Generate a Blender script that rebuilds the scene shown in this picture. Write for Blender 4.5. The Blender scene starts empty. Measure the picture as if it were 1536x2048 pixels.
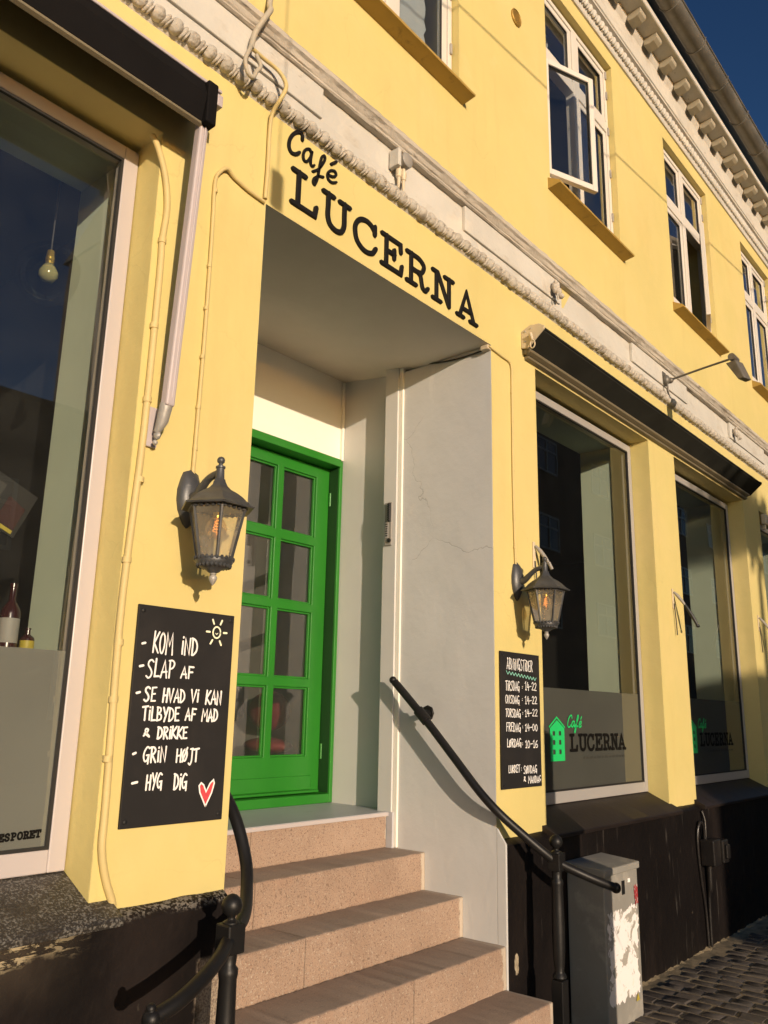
import bpy, bmesh, math, random
from mathutils import Vector, Matrix
random.seed(7)
S = bpy.context.scene
COL = S.collection
PI = math.pi

# ---------------------------------------------------------------- camera
YAW, PITCH, ROLL, FPX = 0.864881013, 0.240988488, 0.0205550497, 1650.05
cam = bpy.data.cameras.new('camera')
camo = bpy.data.objects.new('camera', cam)
COL.objects.link(camo)
_d = Vector((math.sin(YAW)*math.cos(PITCH), math.cos(YAW)*math.cos(PITCH), math.sin(PITCH)))
_r = Vector((math.cos(YAW), -math.sin(YAW), 0))
_u = _r.cross(_d)
_r2 = _r*math.cos(ROLL)+_u*math.sin(ROLL)
_u2 = -_r*math.sin(ROLL)+_u*math.cos(ROLL)
camo.matrix_world = Matrix(((_r2.x, _u2.x, -_d.x, 0), (_r2.y, _u2.y, -_d.y, -2.4),
                            (_r2.z, _u2.z, -_d.z, 1.57), (0, 0, 0, 1)))
cam.sensor_fit = 'VERTICAL'
cam.sensor_height = 36.0
cam.lens = 36.0*FPX/2048.0
cam.clip_start = 0.05
cam.clip_end = 2000
S.camera = camo

# ---------------------------------------------------------------- sky, sun, exposure
SUN = Vector((0.42, 1.0, -0.185)).normalized()          # direction in which the light travels
ELEV = math.asin(-SUN.z)
AZ = math.atan2(-SUN.x, -SUN.y)                         # towards the sun, clockwise from +Y
W = bpy.data.worlds.new("World")
S.world = W
W.use_nodes = True
wn = W.node_tree.nodes
wl = W.node_tree.links
wn.clear()
sky = wn.new('ShaderNodeTexSky')
sky.sky_type = 'NISHITA'
sky.sun_disc = False
sky.sun_elevation = ELEV
sky.sun_rotation = AZ % (2*PI)
sky.air_density = 1.0
sky.dust_density = 0.4
sky.ozone_density = 2.5
bg = wn.new('ShaderNodeBackground')
bg.inputs['Strength'].default_value = 0.048
wo = wn.new('ShaderNodeOutputWorld')
gm = wn.new('ShaderNodeGamma')
gm.inputs['Gamma'].default_value = 1.6
wl.new(sky.outputs[0], gm.inputs[0])
wl.new(gm.outputs[0], bg.inputs[0])
wl.new(bg.outputs[0], wo.inputs[0])
sun = bpy.data.lights.new('sun', 'SUN')
sun.energy = 4.6
sun.angle = math.radians(0.5)
sun.color = (1.0, 0.80, 0.60)
suno = bpy.data.objects.new('sun', sun)
COL.objects.link(suno)
suno.rotation_euler = SUN.to_track_quat('-Z', 'Y').to_euler()
suno.location = (-10, -20, 12)
vs = S.view_settings
S.display_settings.display_device = 'sRGB'
vs.view_transform = 'Standard'
vs.look = 'None'
vs.exposure = 0.0
vs.gamma = 1.0
vs.use_curve_mapping = False

# ---------------------------------------------------------------- materials
class NT:
    def __init__(s, name):
        s.m = bpy.data.materials.new(name)
        s.m.use_nodes = True
        s.t = s.m.node_tree
        s.t.nodes.clear()
        s.out = s.n('ShaderNodeOutputMaterial')
        s.tc = s.n('ShaderNodeTexCoord')
    def n(s, t, **kw):
        x = s.t.nodes.new(t)
        for k, v in kw.items():
            setattr(x, k, v)
        return x
    def l(s, a, b):
        s.t.links.new(a, b)
    def noise(s, scale, detail=4, rough=.55, dist=0.0, vec=None, stretch=None):
        x = s.n('ShaderNodeTexNoise')
        x.inputs['Scale'].default_value = scale
        x.inputs['Detail'].default_value = detail
        x.inputs['Roughness'].default_value = rough
        x.inputs['Distortion'].default_value = dist
        v = vec or s.tc.outputs['Object']
        if stretch:
            mp = s.n('ShaderNodeMapping')
            mp.inputs['Scale'].default_value = stretch
            s.l(v, mp.inputs[0])
            v = mp.outputs[0]
        s.l(v, x.inputs['Vector'])
        return x.outputs['Fac']
    def ramp(s, fac, stops):
        r = s.n('ShaderNodeValToRGB')
        e = r.color_ramp.elements
        while len(e) < len(stops):
            e.new(.5)
        for k, (p, c) in enumerate(stops):
            e[k].position = p
            e[k].color = c if len(c) == 4 else (*c, 1)
        s.l(fac, r.inputs[0])
        return r.outputs[0]
    def step(s, fac, a, b):
        return s.ramp(fac, [(a, (0, 0, 0)), (b, (1, 1, 1))])
    def math(s, op, a, b=None):
        x = s.n('ShaderNodeMath', operation=op)
        for i, v in enumerate((a, b)):
            if v is None:
                continue
            if isinstance(v, (int, float)):
                x.inputs[i].default_value = v
            else:
                s.l(v, x.inputs[i])
        return x.outputs[0]
    def mix(s, fac, a, b):
        x = s.n('ShaderNodeMix', data_type='RGBA')
        for sock, v in ((x.inputs['Factor'], fac), (x.inputs['A'], a), (x.inputs['B'], b)):
            if isinstance(v, (int, float)):
                sock.default_value = v
            elif isinstance(v, tuple):
                sock.default_value = (*v, 1)
            else:
                s.l(v, sock)
        return x.outputs['Result']
    def bump(s, h, strength, dist, prev=None):
        b = s.n('ShaderNodeBump')
        b.inputs['Strength'].default_value = strength
        b.inputs['Distance'].default_value = dist
        s.l(h, b.inputs['Height'])
        if prev:
            s.l(prev, b.inputs['Normal'])
        return b.outputs[0]

def sc(c, k):
    return tuple(min(1, v*k) for v in c)

def M(name, col, rough=.6, var=.08, vscale=2.5, bump=.25, bscale=45, bdist=.004, metal=0.0, spec=.5, coat=0.0,
      patches=(), cracks=None, stretch=None, coarse=None, bevel=0.0, rvar=0.0):
    """patches: list of (colour, noise scale, lo, hi, amount, stretch)"""
    t = NT(name)
    p = t.n('ShaderNodeBsdfPrincipled')
    n1 = t.noise(vscale, 5, .6, stretch=stretch)
    c = t.ramp(n1, [(.3, sc(col, 1-var)), (.7, sc(col, 1+var))])
    for (pc, s_, lo, hi, am, st) in patches:
        f = t.step(t.noise(s_, 6, .62, .3, stretch=st), lo, hi)
        f = t.math('MULTIPLY', f, am)
        c = t.mix(f, c, pc)
    nb = t.noise(bscale, 4, .6)
    b = None
    if bevel:
        bv = t.n('ShaderNodeBevel', samples=3)
        bv.inputs['Radius'].default_value = bevel
        b = bv.outputs[0]
    if coarse:
        b = t.bump(t.noise(coarse[0], 3, .5), coarse[1], coarse[2], b)
    if cracks:
        cs, cw, ca = cracks
        vec = t.n('ShaderNodeVectorMath', operation='ADD')
        nz = t.n('ShaderNodeTexNoise')
        nz.inputs['Scale'].default_value = cs*3
        nz.inputs['Detail'].default_value = 5
        t.l(t.tc.outputs['Object'], nz.inputs['Vector'])
        mm = t.n('ShaderNodeVectorMath', operation='SCALE')
        mm.inputs['Scale'].default_value = .35/cs
        t.l(nz.outputs['Color'], mm.inputs[0])
        t.l(t.tc.outputs['Object'], vec.inputs[0])
        t.l(mm.outputs[0], vec.inputs[1])
        vo = t.n('ShaderNodeTexVoronoi', feature='DISTANCE_TO_EDGE')
        vo.inputs['Scale'].default_value = cs
        t.l(vec.outputs[0], vo.inputs['Vector'])
        line = t.ramp(vo.outputs['Distance'], [(0, (1, 1, 1)), (cw, (0, 0, 0))])
        msk = t.step(t.noise(cs*.9, 3), .52, .60)
        f = t.math('MULTIPLY', t.math('MULTIPLY', line, msk), ca)
        c = t.mix(f, c, sc(col, .35))
        b = t.bump(t.math('MULTIPLY', f, -1.0), .4, .004, b)
    b = t.bump(nb, bump, bdist, b)
    t.l(c, p.inputs['Base Color'])
    t.l(b, p.inputs['Normal'])
    if rvar:
        rr = t.ramp(t.noise(vscale*3, 4), [(.3, (rough-rvar,)*3), (.7, (rough+rvar,)*3)])
        t.l(rr, p.inputs['Roughness'])
    else:
        p.inputs['Roughness'].default_value = rough
    p.inputs['Metallic'].default_value = metal
    p.inputs['Specular IOR Level'].default_value = spec
    p.inputs['Coat Weight'].default_value = coat
    t.l(p.outputs[0], t.out.inputs[0])
    return t.m

def glass(name, tint=(.9, .93, .92), k=1.7, rough=0.0, dirt=0.03, hz=False):
    t = NT(name)
    tr = t.n('ShaderNodeBsdfTransparent')
    tr.inputs[0].default_value = (*tint, 1)
    gl = t.n('ShaderNodeBsdfGlossy')
    gl.inputs['Roughness'].default_value = rough
    gl.inputs['Color'].default_value = (1, 1, 1, 1)
    fr = t.n('ShaderNodeFresnel')
    fr.inputs['IOR'].default_value = 1.5
    b = t.bump(t.noise(1.3, 2), .05, .01)
    t.l(b, gl.inputs['Normal'])
    f = t.math('MULTIPLY', fr.outputs[0], k)
    f.node.use_clamp = True
    mx = t.n('ShaderNodeMixShader')
    t.l(f, mx.inputs[0])
    t.l(tr.outputs[0], mx.inputs[1])
    t.l(gl.outputs[0], mx.inputs[2])
    df = t.n('ShaderNodeBsdfTranslucent' if hz else 'ShaderNodeBsdfDiffuse')
    df.inputs[0].default_value = (.75, .70, .58, 1) if hz else (.5, .5, .46, 1)
    dfo = df.outputs[0]
    if hz:
        d2 = t.n('ShaderNodeBsdfDiffuse')
        d2.inputs[0].default_value = (.70, .64, .50, 1)
        mh = t.n('ShaderNodeMixShader')
        mh.inputs[0].default_value = .5
        t.l(df.outputs[0], mh.inputs[1])
        t.l(d2.outputs[0], mh.inputs[2])
        dfo = mh.outputs[0]
    m2 = t.n('ShaderNodeMixShader')
    d = t.math('MULTIPLY', t.noise(6, 5), dirt*1.6)
    t.l(d, m2.inputs[0])
    t.l(mx.outputs[0], m2.inputs[1])
    t.l(dfo, m2.inputs[2])
    t.l(m2.outputs[0], t.out.inputs[0])
    return t.m

def film(name, col, trans):
    t = NT(name)
    p = t.n('ShaderNodeBsdfPrincipled')
    t.l(t.ramp(t.noise(1.2, 3), [(.3, sc(col, .88)), (.7, sc(col, 1.12))]), p.inputs['Base Color'])
    p.inputs['Roughness'].default_value = .45
    tr = t.n('ShaderNodeBsdfTransparent')
    tr.inputs[0].default_value = (.6, .6, .57, 1)
    mx = t.n('ShaderNodeMixShader')
    mx.inputs[0].default_value = trans
    t.l(p.outputs[0], mx.inputs[1])
    t.l(tr.outputs[0], mx.inputs[2])
    t.l(mx.outputs[0], t.out.inputs[0])
    return t.m

def emit(name, col, s):
    t = NT(name)
    e = t.n('ShaderNodeEmission')
    e.inputs[0].default_value = (*col, 1)
    e.inputs[1].default_value = s
    t.l(e.outputs[0], t.out.inputs[0])
    return t.m

YEL = (.60, .50, .195)
MT = {}
MT['yellow'] = M('yellow_plaster', YEL, .72, .05, 1.1, .22, 70, .003, spec=.3, bevel=.008,
                 patches=[((.58, .42, .15), 1.7, .55, .75, .35, (1, 1, .5)), ((.36, .27, .11), 48, .70, .745, .55, None),
                          ((.68, .55, .25), 4, .58, .72, .35, None), ((.50, .375, .145), 3.2, .56, .74, .30, (1.6, 1, .16)),
                          ((.66, .53, .23), .9, .46, .6, .45, None), ((.36, .27, .12), 90, .72, .77, .35, None)],
                 cracks=(1.3, .0022, .13), coarse=(6, .45, .014))
MT['inner_yellow'] = MT['yellow']
MT['pale'] = M('pale_green_inner_wall', (.62, .70, .56), .7, .06, 2, .1, 40)
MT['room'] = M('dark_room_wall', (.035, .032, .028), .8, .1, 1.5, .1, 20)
MT['hall'] = M('hall_wall', (.20, .19, .17), .7, .1, 1.5, .1, 20)
MT['grey'] = M('grey_painted_plaster', (.575, .575, .565), .42, .06, 1.3, .25, 28, .005, spec=.45, bevel=.006,
               patches=[((.54, .54, .53), 1.8, .5, .70, .5, (1, 1, .45)), ((.62, .61, .59), 3.5, .55, .72, .45, None), ((.68, .67, .645), 9, .64, .70, .4, (1, 1, .2)),
                        ((.45, .42, .37), 40, .75, .8, .4, None)],
               cracks=(1.2, .0028, .5), coarse=(3.6, .4, .016))
MT['casing'] = M('grey_green_wood_paint', (.57, .565, .54), .45, .04, 2, .12, 40, .002, coarse=(4, .12, .01), bevel=.003,
                 patches=[((.40, .42, .36), 30, .74, .8, .5, None)])
MT['white'] = M('white_paint', (.80, .77, .68), .5, .04, 2, .15, 60, .002, bevel=.003,
                patches=[((.55, .5, .4), 20, .68, .78, .4, None)])
MT['soffit'] = M('grey_ceiling_paint', (.62, .56, .48), .6, .06, 1.5, .2, 35, .003,
                 patches=[((.40, .36, .3), 60, .76, .8, .6, None), ((.68, .62, .54), 1.6, .5, .6, .4, None)], coarse=(3, .3, .012))
MT['frame'] = M('white_window_frame', (.455, .41, .405), .35, .03, 2, .06, 60, .002, bevel=.003,
                patches=[((.5, .44, .36), 25, .70, .80, .4, None)])
MT['frame2'] = M('shaded_window_frame', (.33, .315, .30), .4, .04, 2, .06, 60, .002, bevel=.003,
                patches=[((.5, .45, .4), 25, .70, .80, .5, None)])  # darker copy of the frame paint: shade put into the colour
MT['frameup'] = M('cream_window_frame', (.64, .60, .535), .4, .03, 2, .06, 60, .002, bevel=.003,
                  patches=[((.5, .44, .34), 25, .72, .82, .4, None)])
MT['gasket'] = M('black_gasket', (.012, .011, .010), .6, .1, 5, .05)
MT['green'] = M('green_door_paint', (.019, .175, .014), .34, .07, 2.5, .12, 50, .002, spec=.5, bevel=.004,
                patches=[((.014, .135, .012), 3, .5, .7, .5, (1, 1, .25)), ((.03, .10, .03), 45, .76, .82, .5, None)])
MT['plinth'] = M('dark_painted_plinth', (.0066, .0052, .005), .55, .25, 2, .45, 18, .008, spec=.16,
                 patches=[((.022, .016, .014), 2.2, .5, .7, .6, (1, 1, .3)), ((.16, .14, .11), 9, .70, .76, .45, (1, 1, .5)),
                          ((.30, .27, .2), 42, .745, .79, .6, None)], coarse=(4, .4, .02), bevel=.008)
def worn_plinth():
    m = MT['plinth'].copy()
    m.name = 'flaked_dark_plinth'
    nt = m.node_tree
    P = next(n for n in nt.nodes if n.type == 'BSDF_PRINCIPLED')
    src = P.inputs['Base Color'].links[0].from_socket
    t = NT.__new__(NT)
    t.m, t.t = m, nt
    t.tc = next(n for n in nt.nodes if n.type == 'TEX_COORD')
    sp = t.n('ShaderNodeSeparateXYZ')
    t.l(t.tc.outputs['Object'], sp.inputs[0])
    # the flaking follows the underside of the sill: strongest near z = .86, gone by z = .78
    zz = t.math('ADD', sp.outputs[2], t.math('MULTIPLY', t.noise(9, 5), .085))
    band = t.math('MULTIPLY', t.step(zz, .922, .945), t.ramp(sp.outputs[0], [(0, (1, 1, 1)), (1, (1, 1, 1))]))
    xx = t.math('ADD', sp.outputs[0], t.math('MULTIPLY', t.noise(4, 4), .35))
    xr = t.n('ShaderNodeMapRange')
    xr.inputs['From Min'].default_value = -1.28
    xr.inputs['From Max'].default_value = -1.50
    t.l(xx, xr.inputs['Value'])
    band = t.math('MULTIPLY', band, xr.outputs[0])
    f = t.math('MULTIPLY', band, t.step(t.noise(34, 8, .75, .6, stretch=(.45, 1, 1.7)), .475, .515))
    band2 = t.math('MULTIPLY', t.step(zz, .80, .97), xr.outputs[0])
    soft = t.math('MULTIPLY', band2, t.math('MULTIPLY', t.noise(7, 5), .7))
    c = t.mix(soft, src, (.13, .10, .07))
    c = t.mix(f, c, (.40, .33, .21))
    # bare granite of the step ends at the right-hand corner, and a worn grey top edge
    gx = t.math('ADD', sp.outputs[0], t.math('MULTIPLY', t.noise(9, 5), .10))
    gz = t.math('ADD', sp.outputs[2], t.math('MULTIPLY', t.noise(11, 5), .06))
    gr = t.math('MULTIPLY', t.step(t.math('ADD', gx, 1.0), .025, .045), t.math('SUBTRACT', 1.0, t.step(gz, .80, .815)))
    c = t.mix(gr, c, t.ramp(t.noise(150, 2), [(.4, (.17, .13, .10)), (.6, (.33, .27, .20))]))
    tp = t.math('MULTIPLY', t.step(gz, .975, .99), t.step(t.noise(90, 4), .48, .56))
    c = t.mix(t.math('MULTIPLY', tp, .7), c, (.24, .22, .19))
    t.l(c, P.inputs['Base Color'])
    nrm = P.inputs['Normal'].links[0].from_socket
    t.l(t.bump(f, .8, .006, nrm), P.inputs['Normal'])
    return m
MT['plinthworn'] = worn_plinth()
def patched_plinth():
    m = MT['plinth'].copy()
    m.name = 'dark_plinth_with_bare_patch'
    nt = m.node_tree
    P = next(n for n in nt.nodes if n.type == 'BSDF_PRINCIPLED')
    src = P.inputs['Base Color'].links[0].from_socket
    t = NT.__new__(NT)
    t.m, t.t = m, nt
    t.tc = next(n for n in nt.nodes if n.type == 'TEX_COORD')
    mp = t.n('ShaderNodeMapping', vector_type='TEXTURE')
    mp.inputs['Location'].default_value = (.935, 0, .40)
    mp.inputs['Scale'].default_value = (.055, 1, .12)
    t.l(t.tc.outputs['Object'], mp.inputs[0])
    ln = t.n('ShaderNodeVectorMath', operation='LENGTH')
    t.l(mp.outputs[0], ln.inputs[0])
    d = t.math('ADD', ln.outputs[1], t.math('MULTIPLY', t.noise(14, 5), .9))
    f = t.math('SUBTRACT', 1.0, t.step(d, .80, .86))
    c = t.mix(f, src, t.ramp(t.noise(30, 4), [(.35, (.20, .16, .11)), (.65, (.42, .36, .26))]))
    dr = t.math('MULTIPLY', t.step(t.noise(34, 3, .5, .2, stretch=(1, 1, .10)), .66, .74), .35)
    c = t.mix(dr, c, (.10, .09, .08))
    t.l(c, P.inputs['Base Color'])
    return m
MT['plinthpatch'] = patched_plinth()
MT['sillslab'] = M('dark_sill_stone', (.034, .030, .026), .38, .3, 3, .5, 40, .005,
                   patches=[((.21, .20, .18), 130, .50, .59, .65, None), ((.026, .022, .019), 6, .50, .62, .85, (1, 2.5, 1)), ((.26, .25, .22), 60, .66, .72, .5, None)], bevel=.006)
MT['sillslab2'] = M('dark_brown_sill_stone', (.016, .0115, .010), .5, .25, 3, .3, 30, .004, spec=.3,
                    patches=[((.14, .12, .1), 38, .68, .75, .4, None)], bevel=.008)
def granite():
    t = NT('pink_granite')
    p = t.n('ShaderNodeBsdfPrincipled')
    c = t.ramp(t.noise(3.0, 4), [(.32, (.295, .205, .148)), (.7, (.37, .265, .195))])
    c = t.mix(t.math('MULTIPLY', t.step(t.noise(2.4, 4, .6), .56, .74), .5), c, (.32, .18, .115))
    for s_, lo, hi, col, a in ((170, .58, .66, (.16, .10, .07), .8), (120, .62, .68, (.45, .39, .31), .7), (230, .64, .7, (.10, .075, .06), .75),
                               (52, .66, .72, (.12, .08, .06), .6), (85, .63, .68, (.20, .12, .085), .6)):
        c = t.mix(t.math('MULTIPLY', t.step(t.noise(s_, 2, .5), lo, hi), a), c, col)
    # pale paint that ran over the stone along the right-hand wall
    sp = t.n('ShaderNodeSeparateXYZ')
    t.l(t.tc.outputs['Object'], sp.inputs[0])
    e = t.math('ADD', sp.outputs[0], t.math('MULTIPLY', t.noise(14, 5), .05))
    c = t.mix(t.math('MULTIPLY', t.step(t.math('ADD', t.math('SUBTRACT', e, .795), t.math('MULTIPLY', t.noise(38, 4), .03)), .046, .052), .7), c, (.50, .44, .35))
    # grey trodden dirt lies on faces that look up
    ge = t.n('ShaderNodeNewGeometry')
    sn = t.n('ShaderNodeSeparateXYZ')
    t.l(ge.outputs['Normal'], sn.inputs[0])
    up = t.math('MULTIPLY', t.step(sn.outputs[2], .6, .9), t.ramp(t.noise(5, 5), [(.25, (.45,)*3), (.75, (.75,)*3)]))
    c = t.mix(up, c, (.19, .155, .13))
    t.l(c, p.inputs['Base Color'])
    p.inputs['Roughness'].default_value = .62
    p.inputs['Specular IOR Level'].default_value = .35
    bv = t.n('ShaderNodeBevel', samples=3)
    bv.inputs['Radius'].default_value = .01
    b = t.bump(t.noise(9, 4), .3, .006, bv.outputs[0])
    t.l(t.bump(t.noise(160, 2), .45, .0025, b), p.inputs['Normal'])
    t.l(p.outputs[0], t.out.inputs[0])
    return t.m
MT['granite'] = granite()
MT['slab'] = M('blue_grey_threshold', (.43, .43, .45), .45, .08, 3, .15, 60, .002, bevel=.004,
               patches=[((.22, .22, .2), 9, .6, .75, .4, None)])
MT['stone'] = M('cream_stucco', (.53, .505, .45), .75, .08, 2, .5, 38, .006, spec=.25, bevel=.004,
                patches=[((.36, .30, .22), 6, .56, .72, .55, (.5, 1, 1)), ((.20, .17, .13), 22, .66, .74, .6, (.4, 1, 1)),
                         ((.66, .60, .5), 3, .55, .65, .5, None)], coarse=(12, .4, .012))
MT['stoneworn'] = M('worn_stucco_moulding', (.48, .43, .36), .8, .1, 3, .6, 46, .008, spec=.2,
                    patches=[((.20, .165, .125), 7, .52, .68, .75, (.3, 1, 1)), ((.12, .10, .08), 16, .62, .7, .7, (.3, 1, 1))],
                    coarse=(14, .5, .014))
MT['rope'] = M('rope_moulding_stucco', (.46, .42, .355), .8, .12, 6, .7, 60, .008, spec=.2,
               patches=[((.20, .165, .125), 16, .52, .66, .7, None), ((.6, .56, .48), 9, .58, .7, .5, None)], coarse=(22, .8, .018))
MT['soffitwood'] = M('olive_soffit_paint', (.36, .32, .235), .7, .08, 3, .3, 40)
MT['zinc'] = M('weathered_zinc', (.20, .185, .155), .5, .18, 5, .25, 40, .004, metal=.45,
               patches=[((.10, .095, .085), 4, .5, .68, .6, (.3, 1, 1)), ((.34, .31, .26), 26, .6, .7, .4, None)])
MT['roof'] = M('dark_roof', (.05, .045, .045), .7, .15, 3)
MT['sillyel'] = M('ochre_sill', (.40, .26, .06), .6, .12, 3, .3, 40, .004,
                  patches=[((.2, .13, .04), 14, .58, .7, .6, None)], bevel=.004)
MT['letter'] = M('black_letter_paint', (.009, .008, .0075), .6, .1, 4, .1, 60, spec=.2)
MT['board'] = M('black_chalkboard', (.018, .017, .017), .6, .15, 5, .08, 90, .001, spec=.25,
                patches=[((.034, .03, .028), 4, .5, .7, .6, None)])
MT['chalk'] = M('white_chalk_ink', (.85, .83, .80), .8, .05, 20, .1, 100)
MT['chalky'] = M('pale_yellow_chalk_ink', (.85, .85, .62), .8, .05, 20, .1, 100)
MT['chalkr'] = M('red_chalk_ink', (.60, .06, .07), .8, .2, 60, .1, 100)
MT['chalkg'] = M('green_chalk_ink', (.25, .62, .48), .8, .1, 20, .1, 100)
MT['logog'] = M('green_window_sticker', (.02, .52, .14), .4, .03, 5, .02)
MT['logok'] = M('black_window_sticker', (.006, .0055, .005), .7, .05, 5, .02, spec=.1)
MT['logot'] = M('faint_window_sticker', (.035, .033, .028), .5, .05, 5, .02)
MT['iron'] = M('black_railing_paint', (.009, .0086, .0086), .45, .2, 6, .2, 60, .002, spec=.32, bevel=.003,
               patches=[((.04, .036, .03), 30, .64, .74, .5, None)])
MT['lamp'] = M('dark_cast_metal', (.075, .077, .080), .42, .25, 12, .35, 70, .002, metal=.3, spec=.5,
               patches=[((.20, .19, .175), 40, .62, .72, .5, None), ((.012, .012, .012), 9, .5, .7, .5, None)])
MT['lampglass'] = glass('lantern_glass', (.97, .95, .90), 1.0, .02, .38, hz=True)
MT['bulbglass'] = glass('bulb_glass', (.98, .86, .66), .5, 0, .03)
MT['fil'] = emit('glowing_filament', (1.0, .32, .06), 2.4)
MT['pane'] = glass('shop_window_glass', (.86, .89, .87), 1.35, 0, .008)
MT['pane0'] = glass('large_shop_window_glass', (.86, .89, .87), 2.4, 0, .022)
MT['paneup'] = glass('window_glass', (.80, .84, .86), 2.2, 0, .02)
MT['panedoor'] = glass('door_glass', (.85, .86, .84), 2.8, 0, .03)
MT['film1'] = film('grey_frosted_film', (.22, .215, .195), .12)
MT['film2'] = film('dark_frosted_film', (.095, .092, .083), .06)
MT['awnblack'] = M('black_awning_cloth', (.0065, .0056, .0056), .8, .15, 6, .2, 200, .001, spec=.12)
MT['awngrey'] = M('grey_green_awning_cloth', (.020, .020, .0165), .8, .2, 5, .25, 160, .001, spec=.15)
MT['awnmetal'] = M('grey_awning_metal', (.46, .40, .40), .5, .05, 4, .05, 80)
MT['awntan'] = M('tan_awning_bar', (.17, .14, .085), .5, .08, 4, .08, 60)
MT['awnplate'] = M('beige_awning_plate', (.55, .46, .32), .5, .08, 8, .1, 60, bevel=.003,
                   patches=[((.3, .22, .14), 30, .66, .74, .6, None)])
MT['cabley'] = M('yellow_painted_conduit', (.56, .44, .19), .6, .06, 6, .3, 60, .003,
                 patches=[((.5, .32, .11), 12, .62, .74, .5, None)])
MT['cableg'] = M('grey_painted_conduit', (.42, .37, .28), .6, .1, 6, .3, 60, .003,
                 patches=[((.2, .16, .1), 12, .6, .7, .5, None)])
MT['cabled'] = M('dark_cord', (.03, .027, .02), .6, .1, 6)
MT['steel'] = M('galvanised_steel', (.36, .34, .31), .5, .2, 14, .2, 60, metal=.25)
MT['plastic'] = M('grey_plastic', (.28, .26, .23), .5, .08, 8, .1)
MT['beige'] = M('beige_plastic', (.62, .52, .36), .5, .06, 8, .1)
MT['fixture'] = M('weathered_floodlight', (.16, .145, .12), .5, .2, 12, .3, 60, metal=.3,
                  patches=[((.4, .36, .3), 30, .66, .74, .6, None)])
MT['black'] = M('matte_black_plastic', (.012, .012, .012), .45, .1, 8, .1)
MT['boxblack'] = M('black_painted_box', (.014, .012, .011), .3, .2, 8, .3, 30, .004, bevel=.006,
                   patches=[((.16, .14, .12), 40, .68, .75, .4, None)])
MT['brass'] = M('brass_vent', (.42, .26, .06), .45, .15, 20, .2, metal=.5)
MT['cabinet'] = M('grey_cabinet_paint', (.25, .24, .215), .55, .08, 5, .15, 40, .002, bevel=.006,
                  patches=[((.42, .39, .33), 7, .55, .68, .5, None), ((.14, .13, .11), 24, .68, .75, .5, None)])
def torn():
    t = NT('torn_white_poster')
    p = t.n('ShaderNodeBsdfPrincipled')
    c = t.mix(t.step(t.noise(6.5, 7, .66, .8), .535, .55), (.78, .75, .74), (.34, .32, .28))
    c = t.mix(t.math('MULTIPLY', t.step(t.noise(22, 5), .6, .64), .5), c, (.70, .66, .58))
    t.l(c, p.inputs['Base Color'])
    p.inputs['Roughness'].default_value = .7
    t.l(t.bump(t.noise(16, 6), .5, .004), p.inputs['Normal'])
    t.l(p.outputs[0], t.out.inputs[0])
    return t.m
MT['poster'] = torn()
MT['red'] = M('red_sticker', (.30, .03, .035), .6, .2, 60, .05, patches=[((.45, .42, .38), 55, .54, .60, .9, None)])
MT['sticker'] = M('yellow_sticker', (.40, .32, .04), .5, .1, 60, .05)
MT['sett'] = M('dark_cobble', (.088, .075, .064), .55, .35, 9, .5, 50, .006, spec=.5,
               patches=[((.13, .115, .10), 60, .6, .7, .5, None), ((.03, .024, .022), 5, .5, .65, .6, None)])
MT['sand'] = M('sandy_joint', (.30, .235, .14), .9, .25, 12, .9, 150, .008,
               patches=[((.10, .085, .05), 9, .5, .65, .7, None)])
MT['street'] = M('street_asphalt', (.055, .052, .048), .8, .15, 3, .3, 60)
MT['brick'] = M('dark_red_brick', (.06, .03, .022), .8, .2, 6, .3, 40)
MT['grim'] = M('brown_render', (.09, .07, .05), .8, .12, 2, .2, 30)
MT['grim2'] = M('grey_render', (.26, .24, .2), .8, .12, 2, .2, 30)
MT['farwin'] = M('far_white_window', (.28, .28, .27), .4, .05)
MT['farpane'] = M('far_dark_pane', (.02, .025, .035), .15, .1)
MT['leaf'] = M('shade_tree_leaf', (.055, .085, .03), .6, .3, 6)
MT['bark'] = M('shade_tree_bark', (.07, .055, .04), .8, .2, 8)
MT['curtain'] = M('pale_curtain', (.45, .47, .46), .8, .05, 3, .1)
MT['amberbulb'] = M('yellow_glass_bulb', (.30, .28, .12), .15, .1, 8, .05, spec=.8)
MT['gold'] = M('brass_socket', (.6, .42, .08), .3, .1, 8, .05, metal=.8)
MT['redcloth'] = M('red_upholstery', (.16, .018, .02), .7, .12, 6, .2)
MT['bottle'] = M('dark_red_bottle', (.035, .006, .007), .2, .1, 8, .02, spec=.7)
MT['navy'] = M('navy_bottle', (.02, .03, .09), .25, .1, 8, .02, spec=.7)
MT['labelw'] = M('white_bottle_label', (.30, .29, .27), .6, .05, 8)
MT['darkp'] = M('dark_green_plant', (.02, .045, .02), .6, .3, 6)

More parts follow.
